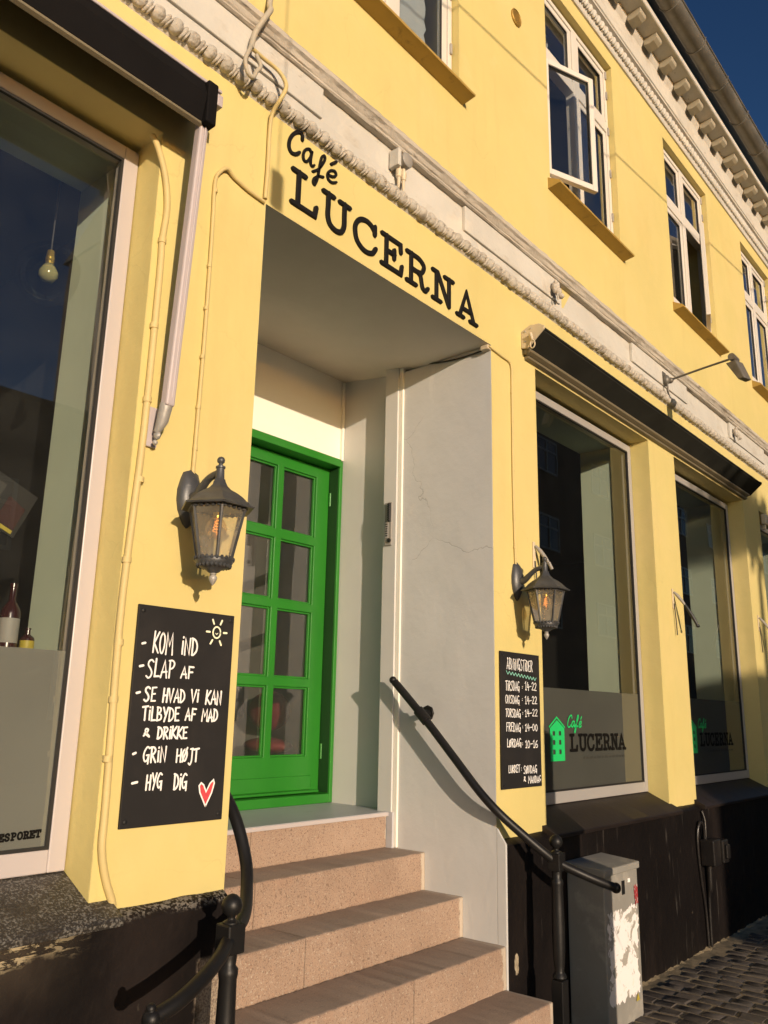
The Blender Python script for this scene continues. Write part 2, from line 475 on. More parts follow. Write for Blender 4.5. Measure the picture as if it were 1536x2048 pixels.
# ---------------------------------------------------------------- mesh helpers
class MB:
    def __init__(s):
        s.v = []
        s.f = []
    def add(s, vs, fs):
        o = len(s.v)
        s.v += [tuple(p) for p in vs]
        s.f += [tuple(o+i for i in f) for f in fs]
        return s
    def box(s, x0, x1, y0, y1, z0, z1):
        x0, x1 = sorted((x0, x1)); y0, y1 = sorted((y0, y1)); z0, z1 = sorted((z0, z1))
        return s.add([(x0, y0, z0), (x1, y0, z0), (x1, y1, z0), (x0, y1, z0), (x0, y0, z1), (x1, y0, z1), (x1, y1, z1), (x0, y1, z1)],
                     [(0, 3, 2, 1), (4, 5, 6, 7), (0, 1, 5, 4), (1, 2, 6, 5), (2, 3, 7, 6), (3, 0, 4, 7)])
    def quad(s, a, b, c, d):
        return s.add([a, b, c, d], [(0, 1, 2, 3)])
    def prism_x(s, prof, x0, x1, cuts=1, wob=0.0):
        """closed profile of (y, z) pushed along x"""
        n = len(prof)
        vs, fs = [], []
        for k in range(cuts+1):
            x = x0+(x1-x0)*k/cuts
            for (y, z) in prof:
                w = random.uniform(-wob, wob) if wob else 0
                vs.append((x, y+w, z+(random.uniform(-wob, wob) if wob else 0)))
        for k in range(cuts):
            for i in range(n):
                j = (i+1) % n
                fs.append((k*n+i, k*n+j, (k+1)*n+j, (k+1)*n+i))
        fs.append(tuple(range(n-1, -1, -1)))
        fs.append(tuple(cuts*n+i for i in range(n)))
        return s.add(vs, fs)
    def prism_y(s, prof, y0, y1):
        n = len(prof)
        vs = [(x, y0, z) for x, z in prof]+[(x, y1, z) for x, z in prof]
        fs = [(i, (i+1) % n, n+(i+1) % n, n+i) for i in range(n)]
        fs += [tuple(range(n-1, -1, -1)), tuple(range(n, 2*n))]
        return s.add(vs, fs)
    def prism_z(s, prof, z0, z1):
        n = len(prof)
        vs = [(x, y, z0) for x, y in prof]+[(x, y, z1) for x, y in prof]
        fs = [(i, (i+1) % n, n+(i+1) % n, n+i) for i in range(n)]
        fs += [tuple(range(n-1, -1, -1)), tuple(range(n, 2*n))]
        return s.add(vs, fs)
    def tube(s, pts, r, n=10, smooth=0, closed=False):
        P = [Vector(p) for p in pts]
        R = list(r) if isinstance(r, (list, tuple)) else [r]*len(P)
        if smooth:
            P, R = catmull(P, R, smooth)
        vs, fs = [], []
        up = Vector((0.123, .31, 1)).normalized()
        prev = None
        for i, p in enumerate(P):
            if i == 0: t = P[1]-P[0]
            elif i == len(P)-1: t = P[-1]-P[-2]
            else: t = (P[i+1]-P[i]).normalized()+(P[i]-P[i-1]).normalized()
            t.normalize()
            if prev is None:
                a = t.cross(up)
                if a.length < .05: a = t.cross(Vector((1, 0, 0)))
            else:
                a = prev-t*prev.dot(t)
            a.normalize()
            prev = a
            b = t.cross(a)
            for k in range(n):
                q = 2*PI*k/n
                vs.append(p+(a*math.cos(q)+b*math.sin(q))*R[i])
        m = len(P)
        for i in range(m-1):
            for k in range(n):
                l = (k+1) % n
                fs.append((i*n+k, i*n+l, (i+1)*n+l, (i+1)*n+k))
        fs.append(tuple(range(n-1, -1, -1)))
        fs.append(tuple((m-1)*n+k for k in range(n)))
        return s.add(vs, fs)
    def lathe(s, c, prof, n=20, rot=0.0, axis='z', sx=1.0, sy=1.0):
        """prof: (radius, height) pairs, c: base point"""
        vs, fs = [], []
        for (r, h) in prof:
            for k in range(n):
                q = 2*PI*k/n+rot
                a, b = r*math.cos(q)*sx, r*math.sin(q)*sy
                if axis == 'z': vs.append((c[0]+a, c[1]+b, c[2]+h))
                elif axis == 'y': vs.append((c[0]+a, c[1]+h, c[2]+b))
                else: vs.append((c[0]+h, c[1]+a, c[2]+b))
        m = len(prof)
        for i in range(m-1):
            for k in range(n):
                l = (k+1) % n
                fs.append((i*n+k, i*n+l, (i+1)*n+l, (i+1)*n+k))
        fs.append(tuple(range(n-1, -1, -1)))
        fs.append(tuple((m-1)*n+k for k in range(n)))
        return s.add(vs, fs)
    def ball(s, c, r, n=14, m=9, rot=None):
        R = r if isinstance(r, (tuple, list)) else (r, r, r)
        vs, fs = [], []
        for i in range(m+1):
            th = PI*i/m
            th = min(max(th, .02), PI-.02)
            for k in range(n):
                q = 2*PI*k/n
                p = Vector((R[0]*math.sin(th)*math.cos(q), R[1]*math.sin(th)*math.sin(q), R[2]*math.cos(th)))
                if rot: p = rot @ p
                vs.append((c[0]+p.x, c[1]+p.y, c[2]+p.z))
        for i in range(m):
            for k in range(n):
                l = (k+1) % n
                fs.append((i*n+k, (i+1)*n+k, (i+1)*n+l, i*n+l))
        fs.append(tuple(range(n)))
        fs.append(tuple(m*n+k for k in range(n-1, -1, -1)))
        return s.add(vs, fs)
    def stroke(s, pts, w, depth, fn, curve=0):
        """flat-topped rounded ribbon along 2-D points; fn(u, v, d) gives the point in the world"""
        P = [Vector((p[0], p[1], 0)) for p in pts]
        if curve and len(P) > 2:
            P, _ = catmull(P, [1]*len(P), curve)
        L = [P[0]]
        for p in P[1:]:
            if (p-L[-1]).length > w*.05: L.append(p)
        P = L
        if len(P) < 2:
            P = [P[0], P[0]+Vector((w*.2, 0, 0))]
        h = w/2
        t0 = (P[0]-P[1]).normalized()
        t1 = (P[-1]-P[-2]).normalized()
        seq = []
        for k in (.99, .8, .45): seq.append((P[0]+t0*h*k, math.sqrt(max(.004, 1-k*k)), None))
        for p in P: seq.append((p, 1, None))
        for k in (.45, .8, .99): seq.append((P[-1]+t1*h*k, math.sqrt(max(.004, 1-k*k)), None))
        sec = [(-1, 0), (-1, .7), (-.78, 1), (.78, 1), (1, .7), (1, 0)]
        n = len(sec)
        vs, fs = [], []
        m = len(seq)
        for i, (p, k, _) in enumerate(seq):
            if i == 0: t = seq[1][0]-p
            elif i == m-1: t = p-seq[-2][0]
            else: t = (seq[i+1][0]-p).normalized()+(p-seq[i-1][0]).normalized()
            if t.length < 1e-9: t = Vector((1, 0, 0))
            t.normalize()
            nn = Vector((-t.y, t.x, 0))
            mit = 1.0
            if 0 < i < m-1:
                a = (p-seq[i-1][0]).normalized()
                mit = 1/max(.6, abs(Vector((-a.y, a.x, 0)).dot(nn)))
            for (e, d) in sec:
                q = p+nn*(e*h*k*mit)
                vs.append(fn(q.x, q.y, d*depth))
        for i in range(m-1):
            for k in range(n-1):
                fs.append((i*n+k, i*n+k+1, (i+1)*n+k+1, (i+1)*n+k))
        fs.append(tuple(range(n)))
        fs.append(tuple((m-1)*n+k for k in range(n-1, -1, -1)))
        return s.add(vs, fs)

def catmull(P, R, k):
    o, q = [], []
    n = len(P)
    for i in range(n-1):
        p0, p1, p2, p3 = P[max(i-1, 0)], P[i], P[i+1], P[min(i+2, n-1)]
        for j in range(k):
            t = j/k
            o.append(.5*((2*p1)+(p2-p0)*t+(2*p0-5*p1+4*p2-p3)*t*t+(3*p1-p0-3*p2+p3)*t**3))
            q.append(R[i]+(R[i+1]-R[i])*t)
    o.append(P[-1]); q.append(R[-1])
    return o, q

WL = {}
def tag(o, label=None, cat=None, group=None, kind=None):
    if label: o['label'] = label
    if cat: o['category'] = cat
    if group: o['group'] = group
    if kind: o['kind'] = kind
    return o
def thing(name, label, cat, loc, group=None):
    o = bpy.data.objects.new(name, None)
    o.empty_display_size = .1
    COL.objects.link(o)
    o.location = loc
    WL[o.name] = Vector(loc)
    return tag(o, label, cat, group)
def obj(name, mb, m, parent=None, smooth=None, bevel=0.0, seg=2, recalc=True):
    me = bpy.data.meshes.new(name)
    off = WL[parent.name] if parent else Vector((0, 0, 0))
    me.from_pydata([(v[0]-off.x, v[1]-off.y, v[2]-off.z) for v in mb.v], [], mb.f)
    if recalc:
        b = bmesh.new()
        b.from_mesh(me)
        bmesh.ops.recalc_face_normals(b, faces=b.faces)
        b.to_mesh(me)
        b.free()
    if smooth:
        for p in me.polygons: p.use_smooth = True
        me.set_sharp_from_angle(angle=math.radians(smooth))
    o = bpy.data.objects.new(name, me)
    COL.objects.link(o)
    me.materials.append(MT[m] if isinstance(m, str) else m)
    if parent:
        o.parent = parent
        WL[o.name] = off
    else:
        WL[o.name] = Vector((0, 0, 0))
    if bevel:
        bm = o.modifiers.new('bevel', 'BEVEL')
        bm.width = bevel
        bm.segments = seg
        bm.limit_method = 'ANGLE'
        bm.angle_limit = math.radians(40)
    return o
def copy_tree(o, parent=None):
    c = o.copy()
    COL.objects.link(c)
    if parent: c.parent = parent
    for ch in [x for x in bpy.data.objects if x.parent == o]:
        copy_tree(ch, c)
    return c
def B(*a):
    return MB().box(*a)

def wall_grid(xs, zs, holes, y0, y1, skip_sides=()):
    """solid wall between y0 and y1 with rectangular holes (x0,x1,z0,z1)"""
    xs = sorted(set(xs)); zs = sorted(set(zs))
    def hole(i, k):
        if i < 0 or k < 0 or i >= len(xs)-1 or k >= len(zs)-1: return -2
        cx, cz = (xs[i]+xs[i+1])/2, (zs[k]+zs[k+1])/2
        for n, h in enumerate(holes):
            if h[0] < cx < h[1] and h[2] < cz < h[3]: return n
        return -1
    mb = MB()
    for i in range(len(xs)-1):
        for k in range(len(zs)-1):
            if hole(i, k) != -1: continue
            a, b, c, d = xs[i], xs[i+1], zs[k], zs[k+1]
            mb.quad((a, y0, c), (b, y0, c), (b, y0, d), (a, y0, d))
            mb.quad((a, y1, c), (a, y1, d), (b, y1, d), (b, y1, c))
            for (di, dk, q) in ((-1, 0, [(a, y0, c), (a, y0, d), (a, y1, d), (a, y1, c)]), (1, 0, [(b, y0, c), (b, y1, c), (b, y1, d), (b, y0, d)]),
                                (0, -1, [(a, y0, c), (a, y1, c), (b, y1, c), (b, y0, c)]), (0, 1, [(a, y0, d), (b, y0, d), (b, y1, d), (a, y1, d)])):
                h = hole(i+di, k+dk)
                if h == -1 or h in skip_sides: continue
                mb.quad(*q)
    # weld
    seen, mp, nv = {}, [], []
    for v in mb.v:
        key = tuple(round(c, 5) for c in v)
        if key not in seen:
            seen[key] = len(nv); nv.append(v)
        mp.append(seen[key])
    mb.v = nv
    mb.f = [tuple(mp[i] for i in f) for f in mb.f]
    return mb

# ================================================================ setting: street and pavement
XL, XR = -3.0, 12.0
tag(obj('street', MB().quad((-150, -200, -.012), (200, -200, -.012), (200, 40, -.012), (-150, 40, -.012)), 'street'), kind='structure')
pv = MB()
pv.quad((-4, -3.4, .0125), (14, -3.4, .0125), (14, .02, .0125), (-4, .02, .0125))
sandy = tag(obj('pavement_bed', pv, 'sand'), kind='structure')
st = MB()
random.seed(3)
x = -3.9
ci = 0
while x < 13.6:
    wx = random.uniform(.092, .112)
    y = -3.3+random.uniform(0, .12)
    while y < -.13:
        ly = random.uniform(.115, .155)
        if y+ly > -.10: break
        z = random.uniform(.0155, .021)
        g = .007
        j = lambda a=.007: random.uniform(-a, a)
        pts = []
        jz = lambda: random.uniform(-.0015, .0015)
        for (zz, ins) in ((-.02, 0), (z*.7, .0015), (z, .0085)):
            pts += [(x+g+ins+j(), y+g+ins+j(), zz+jz()), (x+wx-g-ins+j(), y+g+ins+j(), zz+jz()),
                    (x+wx-g-ins+j(), y+ly-g-ins+j(), zz+jz()), (x+g+ins+j(), y+ly-g-ins+j(), zz+jz())]
        fs = [(8, 9, 10, 11)]
        for r in (0, 4):
            for k in range(4):
                fs.append((r+k, r+(k+1) % 4, r+4+(k+1) % 4, r+4+k))
        st.add(pts, fs)
        y += ly
    x += wx+.004
    ci += 1
tag(obj('cobbled_pavement', st, 'sett', smooth=50), kind='structure')
mb = MB()
n = 420
for k in range(n+1):
    xx = -3+15*k/n
    w, h = .045+random.uniform(-.025, .025), .022+random.uniform(-.010, .012)
    mb.v += [(xx, -.03, h), (xx, -.03-w*.55, h*.55), (xx, -.05-w, -.003)]
for k in range(n):
    for r in (0, 1):
        mb.f.append((k*3+r, k*3+r+1, k*3+3+r+1, k*3+3+r))
tag(obj('sand_drift', mb, 'sand', smooth=60), kind='structure')

# ================================================================ the cafe building
bld = thing('cafe_building', 'yellow rendered two storey cafe building with green door and white stucco bands', 'building', (2.9, 0, 0))
NL, NR, NT_ = 2.004, 3.738, 3.66
SH = [(-1.05, 1.485), (4.24, 5.966), (6.485, 8.241), (8.752, 10.5)]
WZ0, WZ1 = .975, 3.687
holes = [(NL, NR, .2, NT_)]+[(a, b, WZ0, WZ1) for a, b in SH]
xs = [XL, XR]+[c for h in holes for c in h[:2]]
zs = [.955, 4.16]+[c for h in holes for c in h[2:] if c > .96]
holes2 = [(NL, NR, .9, NT_)]+holes[1:]
obj('facade_wall', wall_grid(xs, zs, holes2, 0, .2, skip_sides=(0,)), 'yellow', bld)
obj('inner_wall', wall_grid(xs, [.4]+zs, [(NL, NR, .2, 4.3)]+holes[1:], .203, .58, skip_sides=(0,)), 'pale', bld)
UPS = [(2.285, 3.424), (4.515, 5.648), (6.745, 7.88), (8.975, 10.05)]
UZ0, UZ1 = 5.19, 6.905
uh = [(a, b, UZ0, UZ1) for a, b in UPS]
obj('upper_wall', wall_grid([XL, XR]+[c for h in uh for c in h[:2]], [4.16, UZ0, UZ1, 7.3], uh, 0, .3), 'yellow', bld)

# rooms behind the glass (closed dark boxes)
def room(x0, x1, y0, y1, z0, z1, m):
    mb = MB()
    mb.quad((x0, y1, z0), (x1, y1, z0), (x1, y1, z1), (x0, y1, z1))
    mb.quad((x0, y0, z0), (x0, y1, z0), (x0, y1, z1), (x0, y0, z1))
    mb.quad((x1, y0, z0), (x1, y1, z0), (x1, y1, z1), (x1, y0, z1))
    mb.quad((x0, y0, z0), (x1, y0, z0), (x1, y1, z0), (x0, y1, z0))
    mb.quad((x0, y0, z1), (x1, y0, z1), (x1, y1, z1), (x0, y1, z1))
    return obj('room', mb, m, bld, recalc=False)
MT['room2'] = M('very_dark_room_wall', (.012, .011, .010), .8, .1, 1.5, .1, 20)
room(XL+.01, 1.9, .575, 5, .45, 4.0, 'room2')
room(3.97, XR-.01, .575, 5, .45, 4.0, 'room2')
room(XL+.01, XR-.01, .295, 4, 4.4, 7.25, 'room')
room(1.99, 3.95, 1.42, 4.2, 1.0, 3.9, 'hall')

# plinth
ppl = [(-.045, -.02), (-.045, .945), (-.03, .962), (.0, .974), (.15, .974), (.15, -.02)]
obj('plinth', MB().prism_x(ppl, XL, NL-.006, 60, .0035), 'plinthworn', bld, smooth=30)
obj('plinth', MB().prism_x(ppl, NR+.014, XR, 80, .003), 'plinthpatch', bld, smooth=30)
# window sills of the shop windows
for k, (a, b) in enumerate(SH):
    prof = [(.16, 1.077), (-.078, .968), (-.084, .960), (-.080, .942), (.16, .93)]
    obj('shop_window_sill', MB().prism_x(prof, a-.05, b+(.075 if k == 0 else .03), 30, .0006), 'sillslab' if k == 0 else 'sillslab2', bld, smooth=30)

# shop windows
def shop_window(k, x0, x1):
    w = .062 if k == 0 else .055
    f = MB()
    z0, z1 = 1.076, 3.662
    y0, y1 = .146, .205
    f.box(x0+.002, x0+w, y0, y1, z0, z1).box(x1-w, x1-.002, y0, y1, z0, z1)
    f.box(x0+w, x1-w, y0, y1, z1-.055, z1).box(x0+w, x1-w, y0+.001, y1, z0, z0+.068)
    fo = obj('shop_window', f, 'frame' if k == 0 else 'frame2', bld, bevel=.004)
    g = MB()
    gx0, gx1, gz0, gz1 = x0+w, x1-w, z0+.068, z1-.055
    t = .010
    for q in ((gx0, gx0+t, gz0, gz1), (gx1-t, gx1, gz0, gz1), (gx0+t, gx1-t, gz0, gz0+t), (gx0+t, gx1-t, gz1-t, gz1)):
        g.box(q[0], q[1], y0+.003, y0+.016, q[2], q[3])
    obj('gasket', g, 'gasket', fo)
    obj('pane', MB().quad((gx0+.004, .158, gz0+.004), (gx1-.004, .158, gz0+.004), (gx1-.004, .158, gz1-.004), (gx0+.004, .158, gz1-.004)), 'pane0' if k == 0 else 'pane', fo, recalc=False)
    obj('frosted_film', MB().quad((gx0+.006, .162, gz0+.006), (gx1-.006, .162, gz0+.006), (gx1-.006, .162, 1.752), (gx0+.006, .162, 1.752)),
        'film1' if k == 0 else 'film2', fo, recalc=False)
    # white strip between frame and render above
    return fo
SW = [shop_window(k, a, b) for k, (a, b) in enumerate(SH)]

# ---------------------------------------------------------------- doorway niche
g = MB()
g.box(NR, NR+.09, .001, .64, .2, 3.66)                                    # right flank
obj('niche_wall', g, 'grey', bld)
g = MB().prism_x([(.0005, 1.03), (-.03, .985), (-.052, .955), (-.05, .30), (-.046, .02), (.0005, .02)], NR-.0005, NR+.0125, 1)
obj('niche_wall_foot', g, 'grey', bld)
obj('corner_trim', MB().box(NR-.012, NR+.02, .640, .672, .866, 3.700), 'white', bld, bevel=.004)
g = MB().box(3.716, 3.9, .672, .775, .866, 3.712)
obj('door_casing', g, 'casing', bld, bevel=.004)
g = MB().box(3.826, 3.92, .775, 1.36, 1.0, 3.80)
obj('inner_niche_wall', g, 'casing', bld)
obj('niche_wall', MB().box(NL-.09, NL, .001, 1.36, .2, 3.85), 'grey', bld)
obj('back_wall', MB().box(NL-.05, 3.826, 1.243, 1.30, 3.205, 3.86).box(NL-.05, 2.60, 1.243, 1.30, 1.0, 3.205), 'white', bld)
obj('wall_bead', MB().box(3.806, 3.825, 1.222, 1.243, 3.205, 3.76), 'white', bld, bevel=.004)
# ceiling: flat soffit, then rising slightly to the back
cp = [(.001, 3.66), (.47, 3.658), (1.243, 3.772), (1.243, 3.9), (.001, 3.9)]
obj('niche_ceiling', MB().prism_x(cp, NL-.05, 3.93, 1), 'soffit', bld, smooth=20)

# staircase
NOSE = [(1.05, .695), (.865, .45), (.68, .205), (.493, -.045), (.308, -.30), (.123, -.55)]
for k, (z, yn) in enumerate(NOSE):
    yb = 1.36 if k == 0 else NOSE[k-1][1]+.06
    zb = -.02 if k > 2 else z-.185
    x0, x1 = (NL+.001, NR-.001) if k < 4 else (1.93, NR-.012)
    xj = [2.73, 2.55, 2.62, 3.02, 2.50, 2.9][k]
    def block(a, b, y0, y1, z0, z1):
        c = .008
        prof = [(y0, z0), (y0, z1-c), (y0+c*.35, z1-c*.35), (y0+c, z1), (y1, z1), (y1, z0)]
        obj('step', MB().prism_x(prof, a, b, 60, .0016), 'granite', bld, smooth=50)
    if k == 0:
        block(x0, xj-.0012, yn+.004, yb, z-.185, z-.0165)
        block(xj+.0012, 3.708, yn+.004, yb, z-.185, z-.0165)
        obj('threshold_slab', MB().box(x0, 3.712, yn-.004, 1.245, z-.0155, z), 'slab', bld, bevel=.004)
        obj('threshold_edge', MB().box(x0, 3.712, yn-.010, yn-.0045, z-.022, z-.002), 'frame', bld, bevel=.002)
    else:
        block(x0, xj-.0012, yn, yb, zb, z)
        block(xj+.0012, x1, yn, yb, zb, z)
obj('floor_strip', MB().box(3.712, 3.93, .66, 1.36, .8, 1.049), 'slab', bld)

# green door: frame, leaf with twelve panes
DX0, DX1 = 2.62, 3.824
fr = MB()
fr.box(DX1-.028, DX1, 1.225, 1.38, 1.05, 3.2).box(DX0, DX0+.05, 1.225, 1.38, 1.05, 3.2).box(DX0+.05, DX1-.028, 1.215, 1.36, 3.155, 3.208)
fr.box(DX0+.05, DX1-.028, 1.228, 1.36, 1.05, 1.102)
door = obj('door', fr, 'green', bld, bevel=.004)
leaf = MB()
lx0, lx1, lz0, lz1, ly0, ly1 = DX0+.052, DX1-.03, 1.106, 3.150, 1.318, 1.362
colx = [(2.772, 3.022), (3.072, 3.334), (3.388, 3.676)]
rows = [(2.670, 3.074), (2.238, 2.614), (1.776, 2.184), (1.318, 1.722)]
cx = [lx0]+[c for p in colx for c in p]+[lx1]
cz = [lz0]+[c for p in rows[::-1] for c in p]+[lz1]
lf = wall_grid(cx, cz, [(a, b, c, d) for a, b in colx for c, d in rows], ly0, ly1)
lo = obj('door_leaf', lf, 'green', door, bevel=.005)
MT['gdark'] = M('dark_green_shade', (.006, .045, .006), .6, .1, 5)
obj('shade_strip', MB().box(DX1-.0305, DX1-.0282, 1.238, 1.3175, 1.105, 3.152), 'gdark', door)  # thin strip painting the deep shade of the door reveal
bd = MB()
for a, b in colx:
    for c, d in rows:
        t = .011
        bd.box(a, a+t, ly0+.012, ly0+.03, c, d).box(b-t, b, ly0+.012, ly0+.03, c, d).box(a+t, b-t, ly0+.012, ly0+.03, c, c+t).box(a+t, b-t, ly0+.012, ly0+.03, d-t, d)
obj('glazing_bead', bd, 'green', door, bevel=.002)
obj('kick_board', MB().box(lx0+.05, lx1-.075, ly0-.012, ly0-.001, 1.125, 1.205).box(lx0+.02, lx1-.02, ly0-.026, ly0-.0015, 1.107, 1.122), 'green', door, bevel=.004)
for zz in (2.9, 1.3):
    obj('hinge', MB().lathe((lx1, ly0-.012, zz), [(.009, 0), (.009, .09)], 10), 'green', door, smooth=40)
for a, b in colx:
    for c, d in rows:
        obj('pane', MB().quad((a+.004, ly0+.032, c+.004), (b-.004, ly0+.032, c+.004), (b-.004, ly0+.032, d-.004), (a+.004, ly0+.032, d-.004)), 'panedoor', door, recalc=False)

# ---------------------------------------------------------------- frieze, rope, cornice
fz = [(.01, 4.10), (-.014, 4.12), (-.016, 4.244), (-.001, 4.248), (-.001, 4.42), (.01, 4.42)]
obj('frieze', MB().prism_x(fz, XL, XR, 120, .0012), 'stone', bld, smooth=25)
for a, b in ((-1.0, 2.289), (3.445, 4.555), (5.70, 6.833), (7.95, 9.05)):
    obj('frieze_panel', MB().box(a, b, -.026, -.0005, 4.250, 4.4095), 'stone', bld, bevel=.004)
co = [(.01, 4.41), (-.034, 4.41), (-.041, 4.416), (-.041, 4.425), (-.048, 4.430), (-.056, 4.448), (-.069, 4.457), (-.072, 4.474), (-.045, 4.515), (.01, 4.565)]
obj('cornice', MB().prism_x(co, XL, XR, 300, .0022), 'stoneworn', bld, smooth=25)
rp = MB()
random.seed(5)
x = XL+.05
rz, ry = 4.148, -.022
k = 0
while x < XR:
    rot = Matrix.Rotation(math.radians(random.uniform(22, 34)), 3, 'Y')
    if k % 2 == 0:
        rp.ball((x, ry-.004, rz+random.uniform(-.004, .004)), (.036*random.uniform(.75, 1.1), .030*random.uniform(.85, 1.1), .036*random.uniform(.9, 1.08)), 12, 8, rot)
        rp.ball((x+.006, ry-.026, rz+.004), (.012, .010, .014), 8, 6, rot)
        x += .038
    else:
        rp.ball((x, ry+.002, rz), (.013, .028, .038), 10, 8, rot)
        rp.ball((x+.012, ry-.004, rz-.010), (.008, .027, .027), 8, 6, rot)
        x += .044
    k += 1
obj('rope_moulding', rp, 'rope', bld, smooth=60)
# eaves
ev = [(.01, 7.045), (-.014, 7.05), (-.020, 7.062), (-.024, 7.085), (-.028, 7.215), (-.058, 7.222), (-.060, 7.236), (-.070, 7.242), (-.074, 7.30), (-.088, 7.40), (-.116, 7.445),
      (-.118, 7.474), (-.272, 7.478), (-.282, 7.484), (-.282, 7.535), (-.20, 7.56), (-.18, 7.80), (.01, 7.82)]
obj('eave_cornice', MB().prism_x(ev, XL, XR, 60, .001), 'stone', bld, smooth=20)
le = MB()
x = XL
while x < XR:
    rot = Matrix.Rotation(math.radians(28), 3, 'Y') @ Matrix.Rotation(math.radians(-9), 3, 'X')
    le.ball((x, -.034, 7.150), (.024, .026, .068), 10, 7, rot)
    le.ball((x+.036, -.030, 7.145), (.009, .022, .058), 8, 6, rot)
    x += .072
obj('leaf_moulding', le, 'stone', bld, smooth=60)
x = 5.825-.345*12
br0 = None
while x < XR-.1:
    if x > 4.2:
        if br0 is None:
            prof = [(-.116, 7.405), (-.16, 7.398), (-.205, 7.412), (-.232, 7.430), (-.238, 7.445), (-.238, 7.4765), (-.116, 7.4765)]
            br0 = obj('eave_bracket', MB().prism_x(prof, -.058, .058, 1), 'soffitwood', None, bevel=.005)
            br0.parent = bld
            br0.location = Vector((x, 0, 0))-WL[bld.name]
        else:
            c = br0.copy()
            COL.objects.link(c)
            c.location = Vector((x, 0, 0))-WL[bld.name]
    x += .345
gt = MB()
prof = []
for k in range(0, 15):
    q = PI+PI*k/14
    prof.append((-.362+.088*math.cos(q), 7.742+.088*math.sin(q)))
lip = [(-.452, 7.748), (-.460, 7.744), (-.462, 7.754), (-.455, 7.761)]
inner = [(-.362+.083*math.cos(2*PI-PI*k/14), 7.745+.083*math.sin(2*PI-PI*k/14)) for k in range(15)]
gt.prism_x(prof+inner, XL, XR, 1)
gt.tube([(XL, -.452, 7.748), (XR, -.452, 7.748)], .010, 8)
gut = obj('gutter', gt, 'zinc', bld, smooth=40)
x = 6.757-.62*12
while x < XR-.1:
    if x > 4.0:
        pts = [(x, -.362+.092*math.cos(PI+PI*k/12), 7.742+.092*math.sin(PI+PI*k/12)) for k in range(13)]
        pts = [(x, -.462, 7.765)]+pts
        obj('gutter_bracket', MB().tube(pts, .006, 6), 'zinc', gut, smooth=40)
    x += .62
obj('roof', MB().quad((XL, -.28, 7.80), (XR, -.28, 7.80), (XR, 4.5, 11.6), (XL, 4.5, 11.6)).quad((XL, -.28, 7.79), (XR, -.28, 7.79), (XR, 4.5, 11.59), (XL, 4.5, 11.59)), 'roof', bld, recalc=False)
obj('end_wall', MB().box(XL-.021, XL-.001, 0, 5.05, 0, 7.8).box(XR+.001, XR+.021, 0, 5.05, 0, 7.8).box(XL-.021, XR+.021, 5.06, 5.1, 0, 11), 'yellow', bld)

